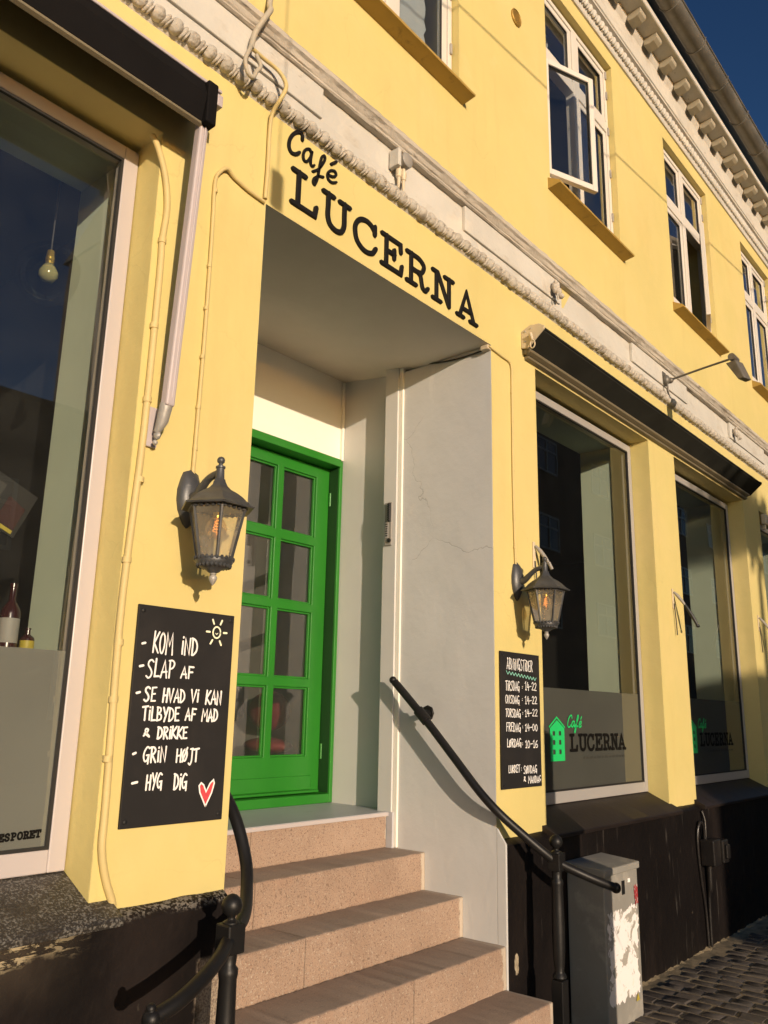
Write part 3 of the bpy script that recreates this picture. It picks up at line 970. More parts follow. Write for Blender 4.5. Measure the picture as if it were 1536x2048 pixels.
# ---------------------------------------------------------------- upper windows
def casement(mb, x0, x1, z0, z1, y0, y1, w=.046):
    mb.box(x0, x0+w, y0, y1, z0, z1).box(x1-w, x1, y0, y1, z0, z1).box(x0+w, x1-w, y0, y1, z0, z0+w).box(x0+w, x1-w, y0, y1, z1-w, z1)
def upper_window(k, x0, x1):
    y0, y1 = .050, .12
    z0, z1 = 5.262, 6.893
    xm = (x0+x1)/2-.01
    f = MB()
    fw = .042
    f.box(x0+.003, x0+fw, y0, y1, z0, z1).box(x1-fw, x1-.003, y0, y1, z0, z1).box(x0+fw, x1-fw, y0, y1, z1-fw, z1).box(x0+fw, x1-fw, y0, y1, z0-.04, z0+.035)
    f.box(xm-.040, xm+.040, y0-.004, y1, z0+.035, z1-fw)
    f.box(x0+fw, xm-.040, y0-.002, y1, 6.272, 6.362).box(xm+.040, x1-fw, y0-.002, y1, 6.272, 6.362)
    fo = obj('upper_window', f, 'frameup', bld, bevel=.005)
    cells = [(x0+fw+.002, xm-.042, 6.364, z1-fw-.002, 'ul'), (xm+.042, x1-fw-.002, 6.364, z1-fw-.002, 'ur'),
             (x0+fw+.002, xm-.042, z0+.037, 6.270, 'll'), (xm+.042, x1-fw-.002, z0+.037, 6.270, 'lr')]
    for (a, b, c, d, nm) in cells:
        m = MB()
        openl = (k == 1 and nm == 'll')
        openr = (k == 2 and nm == 'lr')
        w = .046
        if openl or openr:
            # built shut, then swung about its hinge
            th = math.radians(22 if openl else 19)
            hx, hy = (a, y0-.004) if openl else (b, y0-.004)
            def sw(p):
                dx, dy = p[0]-hx, p[1]-(y0+.005)
                s_ = -1 if openl else 1
                return (hx+dx*math.cos(th)-s_*dy*math.sin(th)*-1*(1) if False else hx+dx*math.cos(s_*th)-dy*math.sin(s_*th),
                        hy+dx*math.sin(s_*th)+dy*math.cos(s_*th), p[2])
            casement(m, a, b, c, d, y0+.005, y0+.045, w)
            m.v = [sw(p) for p in m.v]
            gq = [sw(p) for p in ((a+w-.003, y0+.024, c+w-.003), (b-w+.003, y0+.024, c+w-.003), (b-w+.003, y0+.024, d-w+.003), (a+w-.003, y0+.024, d-w+.003))]
            g2 = MB()
            casement(g2, a+w, b-w, c+w, d-w, y0+.012, y0+.02, .007)
            g2.v = [sw(p) for p in g2.v]
        else:
            casement(m, a, b, c, d, y0+.008, y0+.048, w)
            gq = ((a+w-.003, y0+.024, c+w-.003), (b-w+.003, y0+.024, c+w-.003), (b-w+.003, y0+.024, d-w+.003), (a+w-.003, y0+.024, d-w+.003))
            g2 = MB()
            casement(g2, a+w, b-w, c+w, d-w, y0+.014, y0+.022, .007)
        obj('casement', m, 'frameup', fo, bevel=.004)
        obj('gasket', g2, 'gasket', fo)
        obj('pane', MB().quad(*gq), 'paneup', fo, recalc=False)
    for zz in (5.45, 5.85, 6.25, 6.6, 6.8):
        obj('hinge', B(x1-.030, x1-.012, y0-.012, y0-.0005, zz, zz+.075), 'steel', fo, bevel=.003)
    sp = [(.06, 5.225), (-.090, 5.134), (-.096, 5.124), (-.092, 5.114), (0.004, 5.100), (.06, 5.100)]
    obj('window_sill', MB().prism_x(sp, x0-.035, x1+.035, 14, .001), 'sillyel', bld, smooth=25)
    return fo
UW = [upper_window(k, a, b) for k, (a, b) in enumerate(UPS)]
# curtains inside the upper windows
def curtain(x0, x1, z0, z1, y, wave=.012, n=40, edge=.02, parent=None):
    mb = MB()
    rowsn = 30
    for r in range(rowsn+1):
        z = z0+(z1-z0)*r/rowsn
        for k in range(n+1):
            t = k/n
            e = edge*math.sin(z*70)*(1 if k == n else 0)
            mb.v.append((x0+(x1-x0)*t+e, y+wave*math.sin(t*PI*n/2.2), z))
    for r in range(rowsn):
        for k in range(n):
            a = r*(n+1)+k
            mb.f.append((a, a+1, a+n+2, a+n+1))
    return obj('curtain', mb, 'curtain', parent, smooth=60)
curtain(2.32, 3.34, 5.2, 6.8, .20, .003, 30, .012, UW[0])
curtain(4.56, 4.95, 6.37, 6.85, .22, .008, 20, .01, UW[1])
curtain(6.80, 7.10, 5.2, 6.8, .24, .02, 24, .01, UW[2])

# ================================================================ lettering above the door
SLAB = {
 'L': (.86, [[(0, 1), (.40, 1)], [(.2, 1), (.2, 0)], [(0, 0), (.78, 0), (.82, .26)]]),
 'U': (.96, [[(0, 1), (.36, 1)], [(.6, 1), (.96, 1)], 'c', [(.18, 1), (.18, .62), (.18, .3), (.27, .08), (.48, 0), (.69, .08), (.78, .3), (.78, .62), (.78, 1)]]),
 'C': (.86, [[(.76, .72), (.76, .98)], 'c', [(.76, .80), (.62, .95), (.42, 1), (.2, .9), (.07, .66), (.05, .45), (.12, .18), (.3, .02), (.5, -.01), (.7, .08), (.80, .26)]]),
 'E': (.86, [[(0, 1), (.75, 1), (.77, .74)], [(.18, 1), (.18, 0)], [(.18, .52), (.50, .52)], [(.50, .66), (.50, .38)], [(0, 0), (.78, 0), (.82, .27)]]),
 'R': (.95, ['c', [(0, 1), (.25, 1), (.5, .99), (.69, .88), (.72, .74), (.64, .57), (.45, .5), (.18, .5)], [(.18, 1), (.18, 0)], [(0, 0), (.38, 0)],
             'c', [(.45, .5), (.58, .4), (.63, .2), (.68, .04), (.80, 0), (.9, .12)]]),
 'N': (.95, [[(0, 1), (.22, 1), (.73, .02)], [(.75, 1), (.75, 0)], [(.17, .95), (.17, 0)], [(0, 0), (.36, 0)], [(.55, 1), (.93, 1)]]),
 'A': (.95, [[(.10, 0), (.44, 1), (.82, 0)], [(.23, .33), (.68, .33)], [(-.04, 0), (.28, 0)], [(.62, 0), (.96, 0)]]),
 'D': (.86, [[(.18, 1), (.18, 0)], 'c', [(0, 1), (.4, 1), (.7, .85), (.8, .5), (.7, .15), (.4, 0), (0, 0)]]),
 'S': (.75, ['c', [(.66, .76), (.55, .95), (.34, 1), (.1, .88), (.1, .66), (.34, .52), (.6, .38), (.65, .15), (.4, 0), (.15, .04), (.05, .24)]]),
 'P': (.80, ['c', [(0, 1), (.4, 1), (.65, .9), (.7, .73), (.62, .55), (.4, .47), (.18, .47)], [(.18, 1), (.18, 0)], [(0, 0), (.4, 0)]]),
 'O': (.86, ['c', [(.42, 1), (.16, .88), (.05, .5), (.16, .12), (.42, 0), (.68, .12), (.79, .5), (.68, .88), (.42, 1)]]),
 'T': (.85, [[(.02, .74), (.04, 1), (.8, 1), (.82, .74)], [(.42, 1), (.42, 0)], [(.22, 0), (.62, 0)]]),
}
CAFE = {
 'C': (.95, ['c', [(.78, .78), (.74, .96), (.56, 1), (.3, .82), (.12, .5), (.1, .18), (.26, 0), (.5, .04), (.7, .2)]]),
 'a': (.80, ['c', [(.58, .5), (.42, .6), (.2, .48), (.1, .22), (.18, .03), (.36, .06), (.54, .3), (.6, .55)], 'c', [(.6, .55), (.58, .25), (.62, .06), (.72, .02), (.82, .1)]]),
 'f': (.62, ['c', [(0.0, .04), (.25, .28), (.44, .62), (.52, .9), (.44, 1.0), (.34, .84), (.30, .4), (.28, -.1), (.20, -.42), (.10, -.40), (.12, -.2), (.3, .0), (.55, .1)]]),
 'e': (.62, ['c', [(.12, .22), (.36, .28), (.52, .44), (.44, .58), (.24, .5), (.12, .26), (.18, .04), (.36, 0), (.58, .14)]]),
}
def put(mb, strokes, x0, z0, sx, sz, w, depth, y, shear=0.0, jit=.0004):
    curve = 0
    for st_ in strokes:
        if st_ == 'c':
            curve = 5
            continue
        d = random.uniform(-jit, jit)
        mb.stroke([(x0+(u+shear*v)*sx, z0+v*sz) for u, v in st_], w, depth, lambda a, b, e, d=d: (a, y-(e+(d if e > 0 else 0)), b), curve)
        curve = 0
sgn = thing('cafe_lettering', 'raised black Café LUCERNA lettering on the yellow wall above the doorway', 'sign', (2.86, 0, 3.7))
LET = [('L', 2.1435, .182), ('U', 2.336, .182), ('C', 2.545, .200), ('E', 2.752, .192), ('R', 2.950, .196), ('N', 3.170, .196), ('A', 3.400, .190)]
for ch, xx, wx in LET:
    m = MB()
    zb = 3.7445-(xx-2.143)*.021
    put(m, SLAB[ch][1], xx, zb, wx, .163, .0255, .012, .0)
    obj('letter', m, 'letter', sgn)
for ch, xx, zb, sz, sx in (('C', 2.098, 3.982, .130, .104), ('a', 2.186, 3.984, .130, .098), ('f', 2.262, 3.958, .126, .118), ('e', 2.338, 3.974, .118, .128)):
    m = MB()
    put(m, CAFE[ch][1], xx, zb, sx, sz, .0125 if ch != 'C' else .017, .010, .0, shear=.12)
    if ch == 'e':
        m.stroke([(2.378, 4.068), (2.409, 4.098)], .015, .010, lambda a, b, e: (a, -e, b))
    obj('letter', m, 'letter', sgn)

# ================================================================ hand lettering
HAND = {
 'K': (.55, [[(0.03, 0), (.08, 1)], [(.5, .98), (.08, .45), (.52, 0)]]),
 'O': (.55, ['c', [(.27, 1), (.08, .8), (.02, .4), (.15, .05), (.32, .03), (.48, .4), (.46, .8), (.27, 1)]]),
 'M': (.75, [[(.04, 0), (.1, 1), (.36, .4), (.62, 1), (.68, 0)]]),
 'i': (.2, [[(.1, 0), (.11, .72)], [(.12, .93), (.13, .97)]]),
 'N': (.58, [[(.05, 0), (.06, .97), (.46, .03), (.5, 1)]]),
 'D': (.55, [[(.06, 0), (.07, .97)], 'c', [(.0, 1), (.3, .9), (.48, .6), (.44, .25), (.2, .02), (.04, 0)]]),
 'S': (.55, ['c', [(.5, .9), (.32, 1), (.12, .9), (.1, .7), (.3, .5), (.42, .3), (.36, .1), (.18, 0), (0, .1)]]),
 'L': (.45, [[(.08, 1), (.05, .03), (.42, .05)]]),
 'A': (.58, [[(.02, 0), (.28, 1), (.52, 0)], [(.08, .32), (.5, .36)]]),
 'P': (.5, [[(.08, 0), (.09, .97)], 'c', [(.0, .98), (.28, 1), (.46, .84), (.36, .6), (.1, .5)]]),
 'F': (.5, [[(.08, 0), (.1, 1), (.5, .98)], [(.1, .52), (.42, .54)]]),
 'E': (.48, [[(.46, 1), (.08, .97), (.08, .02), (.45, .03)], [(.08, .52), (.38, .54)]]),
 'H': (.55, [[(.06, 0), (.08, 1)], [(.46, 0), (.48, 1)], [(.06, .48), (.48, .52)]]),
 'V': (.55, [[(.02, 1), (.26, 0), (.5, 1)]]),
 'T': (.55, [[(.0, .93), (.54, 1)], [(.28, .97), (.27, 0)]]),
 'B': (.52, [[(.08, 0), (.08, 1)], 'c', [(.04, 1), (.36, .93), (.38, .68), (.1, .52)], 'c', [(.1, .52), (.44, .42), (.44, .12), (.04, 0)]]),
 'Y': (.55, [[(.03, 1), (.27, .45)], [(.5, 1), (.2, -.08)]]),
 'R': (.55, [[(.08, 0), (.09, .97)], 'c', [(.0, .98), (.3, .98), (.44, .8), (.32, .58), (.1, .5)], [(.16, .5), (.5, 0)]]),
 'G': (.58, ['c', [(.5, .9), (.3, 1), (.08, .72), (.03, .35), (.18, .05), (.38, .12), (.48, .42)], [(.28, .44), (.5, .46), (.47, -.12)]]),
 'Ø': (.55, ['c', [(.27, .9), (.08, .72), (.04, .38), (.15, .08), (.32, .06), (.47, .4), (.45, .72), (.27, .9)], [(.02, -.03), (.5, 1)]]),
 'J': (.45, ['c', [(.4, .95), (.38, .4), (.34, 0), (.2, -.25), (.05, -.15)], [(.22, .93), (.46, .97)]]),
 'U': (.55, ['c', [(.06, 1), (.06, .4), (.14, .06), (.3, .03), (.44, .3), (.48, 1)]]),
 'Å': (.58, [[(.02, 0), (.28, .8), (.52, 0)], [(.08, .28), (.5, .3)], 'c', [(.28, .83), (.21, .92), (.28, 1.02), (.35, .92), (.28, .83)]]),
 '&': (.6, ['c', [(.55, .1), (.2, .6), (.22, .95), (.42, .9), (.36, .6), (.05, .12)], [(.12, .42), (.56, .0)]]),
 '-': (.4, [[(.0, .45), (.38, .5)]]),
 ':': (.2, [[(.1, .2), (.1, .24)], [(.1, .7), (.1, .74)]]),
 '1': (.35, [[(.02, .78), (.2, 1), (.2, 0)], [(.08, 0), (.34, 0)]]),
 '4': (.5, [[(.2, 1), (.04, .4), (.48, .42)], [(.34, .75), (.34, 0)]]),
 '2': (.5, ['c', [(.06, .8), (.22, 1), (.42, .84), (.32, .5), (.06, .05)], [(.06, .04), (.48, .05)]]),
 '6': (.5, ['c', [(.4, 1), (.14, .7), (.06, .3), (.2, .02), (.42, .12), (.42, .4), (.22, .5), (.08, .3)]]),
 '0': (.5, ['c', [(.25, 1), (.08, .75), (.06, .3), (.22, .0), (.4, .25), (.42, .7), (.25, 1)]]),
}
def word(mb, txt, x0, x1, z0, z1, y, w, depth=.0011):
    tot = sum(HAND[c][0]+.08 for c in txt)-.08
    sx = (x1-x0-w)/tot if len(txt) > 1 else (x1-x0-w)/HAND[txt][0]
    x = x0+w/2
    H = z1-z0-w
    for i, c in enumerate(txt):
        dz = random.uniform(-.04, .04)*H
        s_ = H*random.uniform(.93, 1.0)
        if c == ':':
            for v in (.2, .75):
                mb.stroke([((x0+x1)/2, z0+v*H), ((x0+x1)/2, z0+v*H+w*.25)], w*.95, depth, lambda a, b, e: (a, y-e, b))
            continue
        if c == '-' and len(txt) == 1:
            mb.stroke([(x0+w/2, (z0+z1)/2-.001), (x1-w/2, (z0+z1)/2+.002)], w*1.25, depth, lambda a, b, e: (a, y-e, b))
            continue
        put(mb, HAND[c][1], x, z0+w/2+dz, sx, s_, w*random.uniform(.88, 1.08), depth, y, shear=random.uniform(-.02, .05), jit=.0001)
        x += (HAND[c][0]+.08)*sx
def board(x0, x1, z0, z1, label):
    t = thing('chalkboard', label, 'chalkboard', ((x0+x1)/2, 0, z0), 'chalkboards on the pillars beside the door')
    obj('board', MB().box(x0, x1, -.0125, -.004, z0, z1), 'board', t, bevel=.0015)
    for sx in (x0+.018, x1-.018):
        for sz in (z0+.02, z1-.02):
            obj('screw', MB().lathe((sx, -.0125, sz), [(.008, 0), (.007, -.003), (.003, -.0045)], 12, axis='y'), 'black', t, smooth=40)
    return t
b1 = board(1.560, 1.965, 1.206, 1.912, 'large black chalkboard with a welcome list, sun and red heart below the left lantern')
ct = MB()
WORDS1 = [('-', 1.581, 1.598, 1.780, 1.788), ('KOM', 1.623, 1.710, 1.753, 1.832), ('iND', 1.737, 1.812, 1.754, 1.821), ('-', 1.579, 1.598, 1.706, 1.714),
 ('SLAP', 1.606, 1.722, 1.672, 1.738), ('AF', 1.743, 1.801, 1.676, 1.722), ('-', 1.576, 1.594, 1.620, 1.628), ('SE', 1.606, 1.656, 1.596, 1.650), ('HVAD', 1.677, 1.774, 1.593, 1.644),
 ('Vi', 1.791, 1.832, 1.598, 1.647), ('KAN', 1.856, 1.933, 1.592, 1.645), ('TiLBYDE', 1.604, 1.756, 1.534, 1.585), ('AF', 1.775, 1.823, 1.535, 1.581), ('MAD', 1.844, 1.920, 1.533, 1.580),
 ('&', 1.614, 1.645, 1.482, 1.515), ('DRiKKE', 1.668, 1.794, 1.476, 1.521), ('-', 1.583, 1.598, 1.429, 1.437), ('GRiN', 1.621, 1.717, 1.402, 1.457), ('HØJT', 1.750, 1.849, 1.400, 1.450),
 ('-', 1.589, 1.613, 1.339, 1.347), ('HYG', 1.640, 1.709, 1.318, 1.372), ('DiG', 1.749, 1.809, 1.312, 1.369)]
random.seed(21)
for i0, i1 in ((0, 3), (3, 6), (6, 11), (11, 14), (14, 16), (16, 19), (19, 22)):
    for t_, a, b_, c, d in WORDS1[i0:i1]:
        ct = MB()
        word(ct, t_, a, b_, c, d, -.0126, .0062)
        obj('chalk_word', ct, 'chalk', b1)
sn = MB()
sc_x, sc_z = 1.888, 1.845
sn.stroke([(sc_x+.017*math.cos(q), sc_z+.020*math.sin(q)) for q in [2*PI*k/16 for k in range(17)]], .0055, .0011, lambda a, b, e: (a, -.0126-e, b))
sn.stroke([(sc_x-.005, sc_z-.003), (sc_x, sc_z-.007), (sc_x+.005, sc_z-.002)], .0025, .0011, lambda a, b, e: (a, -.0126-e, b))
for q in (2, 62, 118, 180, 236, 300):
    q = math.radians(q)
    sn.stroke([(sc_x+.031*math.cos(q), sc_z+.034*math.sin(q)), (sc_x+.045*math.cos(q), sc_z+.050*math.sin(q))], .0068, .0011, lambda a, b, e: (a, -.0126-e, b))
obj('chalk_sun', sn, 'chalky', b1)
hh = [(1.889, 1.254), (1.862, 1.300), (1.857, 1.322), (1.865, 1.331), (1.876, 1.324), (1.888, 1.301), (1.903, 1.328), (1.917, 1.339), (1.921, 1.328), (1.912, 1.297), (1.889, 1.254)]
hm = MB()
hm.add([(a, -.0129, b) for a, b in hh[:-1]], [tuple(range(len(hh)-2, -1, -1))])
obj('heart_fill', hm, 'chalkr', b1)
ho = MB()
ho.stroke(hh, .0052, .0014, lambda a, b, e: (a, -.0126-e, b))
obj('heart_outline', ho, 'chalk', b1)

b2 = board(3.775, 4.179, 1.210, 1.913, 'black chalkboard with opening hours below the right lantern beside the shop window')
ct = MB()
WORDS2 = [('ÅBNiNGSTiDER', 3.833, 4.106, 1.818, 1.883), ('TiRSDAG', 3.817, 3.962, 1.708, 1.763), (':', 3.985, 3.996, 1.722, 1.743), ('14-22', 4.017, 4.143, 1.715, 1.764),
 ('ONSDAG', 3.815, 3.960, 1.640, 1.688), (':', 3.983, 3.993, 1.657, 1.677), ('14-22', 4.014, 4.146, 1.641, 1.687), ('TORSDAG', 3.814, 3.970, 1.570, 1.617), (':', 3.984, 3.995, 1.585, 1.605),
 ('14-22', 4.011, 4.147, 1.575, 1.617), ('FREDAG', 3.820, 3.968, 1.496, 1.546), (':', 3.981, 3.992, 1.513, 1.533), ('14-00', 4.008, 4.147, 1.499, 1.541), ('LØRDAG', 3.826, 3.971, 1.417, 1.463),
 (':', 3.978, 3.989, 1.425, 1.446), ('10-16', 4.007, 4.145, 1.411, 1.455), ('LUKKET', 3.837, 3.953, 1.288, 1.331), (':', 3.960, 3.970, 1.296, 1.319), ('SØNDAG', 3.986, 4.129, 1.280, 1.323),
 ('&', 3.984, 4.011, 1.240, 1.270), ('MANDAG', 4.031, 4.170, 1.228, 1.268)]
for i0, i1 in ((0, 1), (1, 4), (4, 7), (7, 10), (10, 13), (13, 16), (16, 19), (19, 21)):
    for t_, a, b_, c, d in WORDS2[i0:i1]:
        ct = MB()
        word(ct, t_, a, b_, c, d, -.0126, .0040)
        obj('chalk_word', ct, 'chalk', b2)
wv = MB()
wv.stroke([(3.83+.0078*k, 1.803-.0006*k+(.008 if k % 4 == 0 else -.008 if k % 4 == 2 else 0)) for k in range(41)], .0038, .001, lambda a, b, e: (a, -.0126-e, b))
obj('chalk_wave', wv, 'chalkg', b2)

# ---------------------------------------------------------------- window stickers
def logo(win, dx):
    y = .1565
    L = lambda a, b, e: (a+dx, y-e, b)
    hs = MB()
    # roof chevron and body with six window holes
    hs.stroke([(4.578, 1.520), (4.671, 1.576), (4.768, 1.518)], .010, .0006, L)
    xs_ = [4.586, 4.616, 4.646, 4.693, 4.721, 4.764]
    zs_ = [1.318, 1.358, 1.386, 1.414, 1.442, 1.468, 1.494, 1.512]
    for i in range(5):
        for k in range(7):
            if i in (1, 3) and k in (1, 3, 5): continue
            hs.quad(L(xs_[i], zs_[k], 0), L(xs_[i+1], zs_[k], 0), L(xs_[i+1], zs_[k+1], 0), L(xs_[i], zs_[k+1], 0))
    hs.add([L(4.586, 1.512, 0), L(4.764, 1.512, 0), L(4.673, 1.560, 0)], [(0, 1, 2)])
    obj('house_logo', hs, 'logog', win)
    cf = MB()
    for ch, xx, sz, sx in (('C', 4.800, .072, .072), ('a', 4.850, .062, .072), ('f', 4.897, .074, .085), ('e', 4.947, .062, .075)):
        put(cf, CAFE[ch][1], xx+dx, 1.518, sx, sz, .009, .0006, y, shear=.2, jit=.0001)
    cf.stroke([(4.985, 1.568), (5.000, 1.584)], .008, .0006, L)
    obj('cafe_script', cf, 'logog', win)
    lt = MB()
    for k, ch in enumerate('LUCERNA'):
        put(lt, SLAB[ch][1], 4.842+.1155*k+dx, 1.378,   .108, .092, .0195, .0006, y, jit=.0001)
    obj('window_lettering', lt, 'logok', win)
    sm = MB()
    random.seed(4)
    xx = 5.01
    while xx < 5.63:
        w_ = random.uniform(.02, .06)
        n_ = int(w_/.008)
        for q in range(n_):
            h_ = random.choice((.010, .010, .016))
            sm.stroke([(xx+q*.008, 1.324), (xx+q*.008+.001, 1.324+h_)], .0028, .0004, L)
        xx += w_+.012
    obj('small_lettering', sm, 'logot', win)
logo(SW[1], 0)
logo(SW[2], 2.245)
sp = MB()
for k, ch in enumerate('DESPORET'):
    put(sp, SLAB[ch][1], 1.2445+.0192*k, 1.180+.0005*k, .0180, .0190, .0060, .0005, .1565, jit=.0001)
obj('stencil_lettering', sp, 'logok', SW[0])

# ================================================================ wall lanterns
def lantern():
    X, Yc = 1.716, -.190
    t = thing('wall_lantern', 'black six sided wall lantern with glowing bulb above the large welcome chalkboard', 'lantern', (X, 0, 2.3), 'wall lanterns beside the doorway')
    pl = MB()
    out = [(0, .112), (.03, .098), (.040, .07), (.050, .03), (.050, -.01), (.042, -.045), (.027, -.075), (.016, -.092), (0, -.105)]
    full = [(a, b) for a, b in out]+[(-a, b) for a, b in out[::-1][1:-1]]
    n = len(full)
    vs, fs = [], []
    for (d, k) in ((0, 1.0), (-.010, 1.0), (-.020, .86), (-.032, .62), (-.036, .3)):
        vs += [(X+.012+a*k, d, 2.305+b*k) for a, b in full]
    for r in range(4):
        for i in range(n):
            fs.append((r*n+i, r*n+(i+1) % n, (r+1)*n+(i+1) % n, (r+1)*n+i))
    fs.append(tuple(4*n+i for i in range(n)))
    fs.append(tuple(range(n)))
    pl.add(vs, fs)
    obj('back_plate', pl, 'lamp', t, smooth=45)
    ar = MB().tube([(X+.012, -.02, 2.31), (X+.010, -.055, 2.312), (X, -.095, 2.335), (X, -.135, 2.362), (X, Yc, 2.372)], [.024, .019, .015, .013, .013], 10, 4)
    obj('arm', ar, 'lamp', t, smooth=50)
    st_ = MB().lathe((X, Yc, 2.335), [(.022, 0), (.016, .012), (.014, .05), (.017, .052), (.017, .058), (.008, .062), (.007, .068), (.013, .074), (.014, .082), (.010, .09), (.002, .094)], 14)
    obj('finial', st_, 'lamp', t, smooth=45)
    cp_ = MB().lathe((X, Yc, 2.228), [(.104, .013), (.130, .012), (.133, .017), (.118, .024), (.104, .036), (.088, .052), (.066, .068), (.044, .080), (.030, .094), (.023, .108), (.020, .118)], 6)
    for k in range(6):
        for j in range(5):
            q0 = PI/3*k
            p0 = Vector((math.cos(q0), math.sin(q0), 0)); p1 = Vector((math.cos(q0+PI/3), math.sin(q0+PI/3), 0))
            c = p0.lerp(p1, (j+.5)/5)*.101
            cp_.ball((X+c.x, Yc+c.y, 2.238), (.009, .009, .008), 6, 4)
    obj('cap', cp_, 'lamp', t, smooth=22)
    fr_ = MB()
    gm = MB()
    gl = MB()
    for k in range(6):
        q0, q1 = PI/3*k, PI/3*(k+1)
        a = (X+.099*math.cos(q0), Yc+.099*math.sin(q0), 2.242); b = (X+.061*math.cos(q0), Yc+.061*math.sin(q0), 2.066)
        fr_.tube([a, b], .0055, 6)
        a1 = (X+.099*math.cos(q1), Yc+.099*math.sin(q1), 2.242); b1_ = (X+.061*math.cos(q1), Yc+.061*math.sin(q1), 2.066)
        fr_.tube([b, b1_], .0045, 6)
        gl.quad(a, b, b1_, a1)
    obj('cage', fr_, 'lamp', t, smooth=40)
    obj('pane', gl, 'lampglass', t)
    cu = MB().lathe((X, Yc, 2.02), [(.012, 0), (.020, .004), (.026, .010), (.044, .016), (.058, .026), (.065, .040), (.062, .048), (.03, .047)], 24)
    for k in range(24):
        q = 2*PI*k/24
        cu.ball((X+.064*math.cos(q), Yc+.064*math.sin(q), 2.067), (.006, .006, .008), 6, 4)
        cu.ball((X+.055*math.cos(q), Yc+.055*math.sin(q), 2.045), (.006, .006, .009), 6, 4)
    obj('base_cup', cu, 'lamp', t, smooth=50)
    pe = MB().lathe((X, Yc, 1.978), [(.001, 0), (.008, .009), (.0135, .02), (.014, .028), (.008, .036), (.012, .038), (.010, .042), (.006, .044)], 14)
    obj('pendant_tip', pe, 'steel', t, smooth=50)
    bu = MB().lathe((X, Yc, 2.136), [(.002, 0), (.018, .005), (.032, .018), (.037, .034), (.033, .052), (.022, .068), (.014, .078)], 18)
    bo = obj('bulb', bu, 'bulbglass', t, smooth=60)
    so = MB().lathe((X, Yc, 2.208), [(.015, 0), (.015, .02)], 14)
    obj('socket', so, 'gold', bo, smooth=40)
    fi = MB()
    for k in range(4):
        rr = .012-.0018*k
        zz = 2.162+.010*k
        fi.tube([(X+rr*math.cos(q), Yc+rr*math.sin(q), zz+.010*j/12) for j, q in enumerate([2*PI*i/12 for i in range(13)])], .0012, 5)
    fi.tube([(X+.011, Yc, 2.162), (X+.002, Yc, 2.150), (X, Yc, 2.208)], .001, 5)
    obj('filament', fi, 'fil', bo)
    return t
lan = lantern()
lan2 = copy_tree(lan)
lan2.location = (3.955, 0, 2.3)
lan2['label'] = 'black six sided wall lantern with glowing bulb above the opening hours chalkboard'

# ================================================================ conduits and cables
def cable(name, label, cat, pts, r, m, ring=None, smooth=3):
    mb = MB().tube(pts, r, 9, smooth)
    if ring:
        for (p, d) in ring:
            mb.tube([(p[0]-d[0], p[1]-d[1], p[2]-d[2]*.6), (p[0]+d[0], p[1]+d[1], p[2]+d[2]*.6)], r*1.22, 9)
    return tag(obj(name, mb, m, smooth=50), label, cat, None)
y_ = -.010
cable('painted_conduit', 'thin yellow painted conduit running down the wall to the left lantern', 'conduit',
      [(1.988, y_, 3.655), (1.90, y_, 3.662), (1.82, y_, 3.680), (1.780, y_-.006, 3.694), (1.748, y_, 3.66), (1.730, y_, 3.60), (1.735, y_, 3.38), (1.738, y_, 2.95), (1.736, y_, 2.687), (1.733, y_, 2.40)], .0078, 'cabley',
      [((1.735, y_, z), (0, 0, .012)) for z in (3.57, 3.24, 3.06, 2.86, 2.66, 2.5)])
cable('painted_conduit', 'thick lumpy yellow conduit down the pillar edge beside the left shop window', 'conduit',
      [(1.452, .015, 3.66), (1.472, -.004, 3.60), (1.505, -.012, 3.50), (1.525, -.012, 3.38), (1.517, -.012, 3.24), (1.520, -.012, 3.10), (1.516, -.012, 2.51), (1.502, -.012, 2.15), (1.494, -.012, 1.835),
       (1.505, -.012, 1.30), (1.505, -.014, 1.16), (1.528, -.012, 1.07), (1.555, -.010, 1.01), (1.566, -.006, .985)], .0125, 'cabley',
      [((1.517, -.012, z), (0, 0, .016)) for z in (3.24, 2.9, 2.62, 2.33)]+[((1.497, -.012, z), (0, 0, .016)) for z in (2.05, 1.78, 1.6, 1.42)])
cable('painted_conduit', 'thin yellow conduit from the doorway corner down to the right lantern', 'conduit',
      [(3.705, -.006, 3.640), (3.76, y_+.002, 3.632), (3.85, y_+.002, 3.624), (3.925, y_+.002, 3.618), (3.948, y_+.002, 3.58), (3.948, y_+.002, 3.50), (3.942, y_+.002, 2.9), (3.952, y_+.002, 2.40)], .0065, 'cabley',
      [((3.945, y_+.002, z), (0, 0, .008)) for z in (3.43, 3.25, 2.95, 2.66, 2.5)])
cable('ceiling_wire', 'thin dark wire along the top of the grey doorway wall', 'cable',
      [(3.733, .03, 3.640), (3.730, .2, 3.632), (3.731, .38, 3.65), (3.731, .50, 3.675)], .005, 'cabled')
tag(obj('wire_clip', MB().box(3.70, 3.737, -.004, .05, 3.625, 3.652), 'beige', bevel=.004), 'small pale wire clip at the top right corner of the doorway', 'clip')
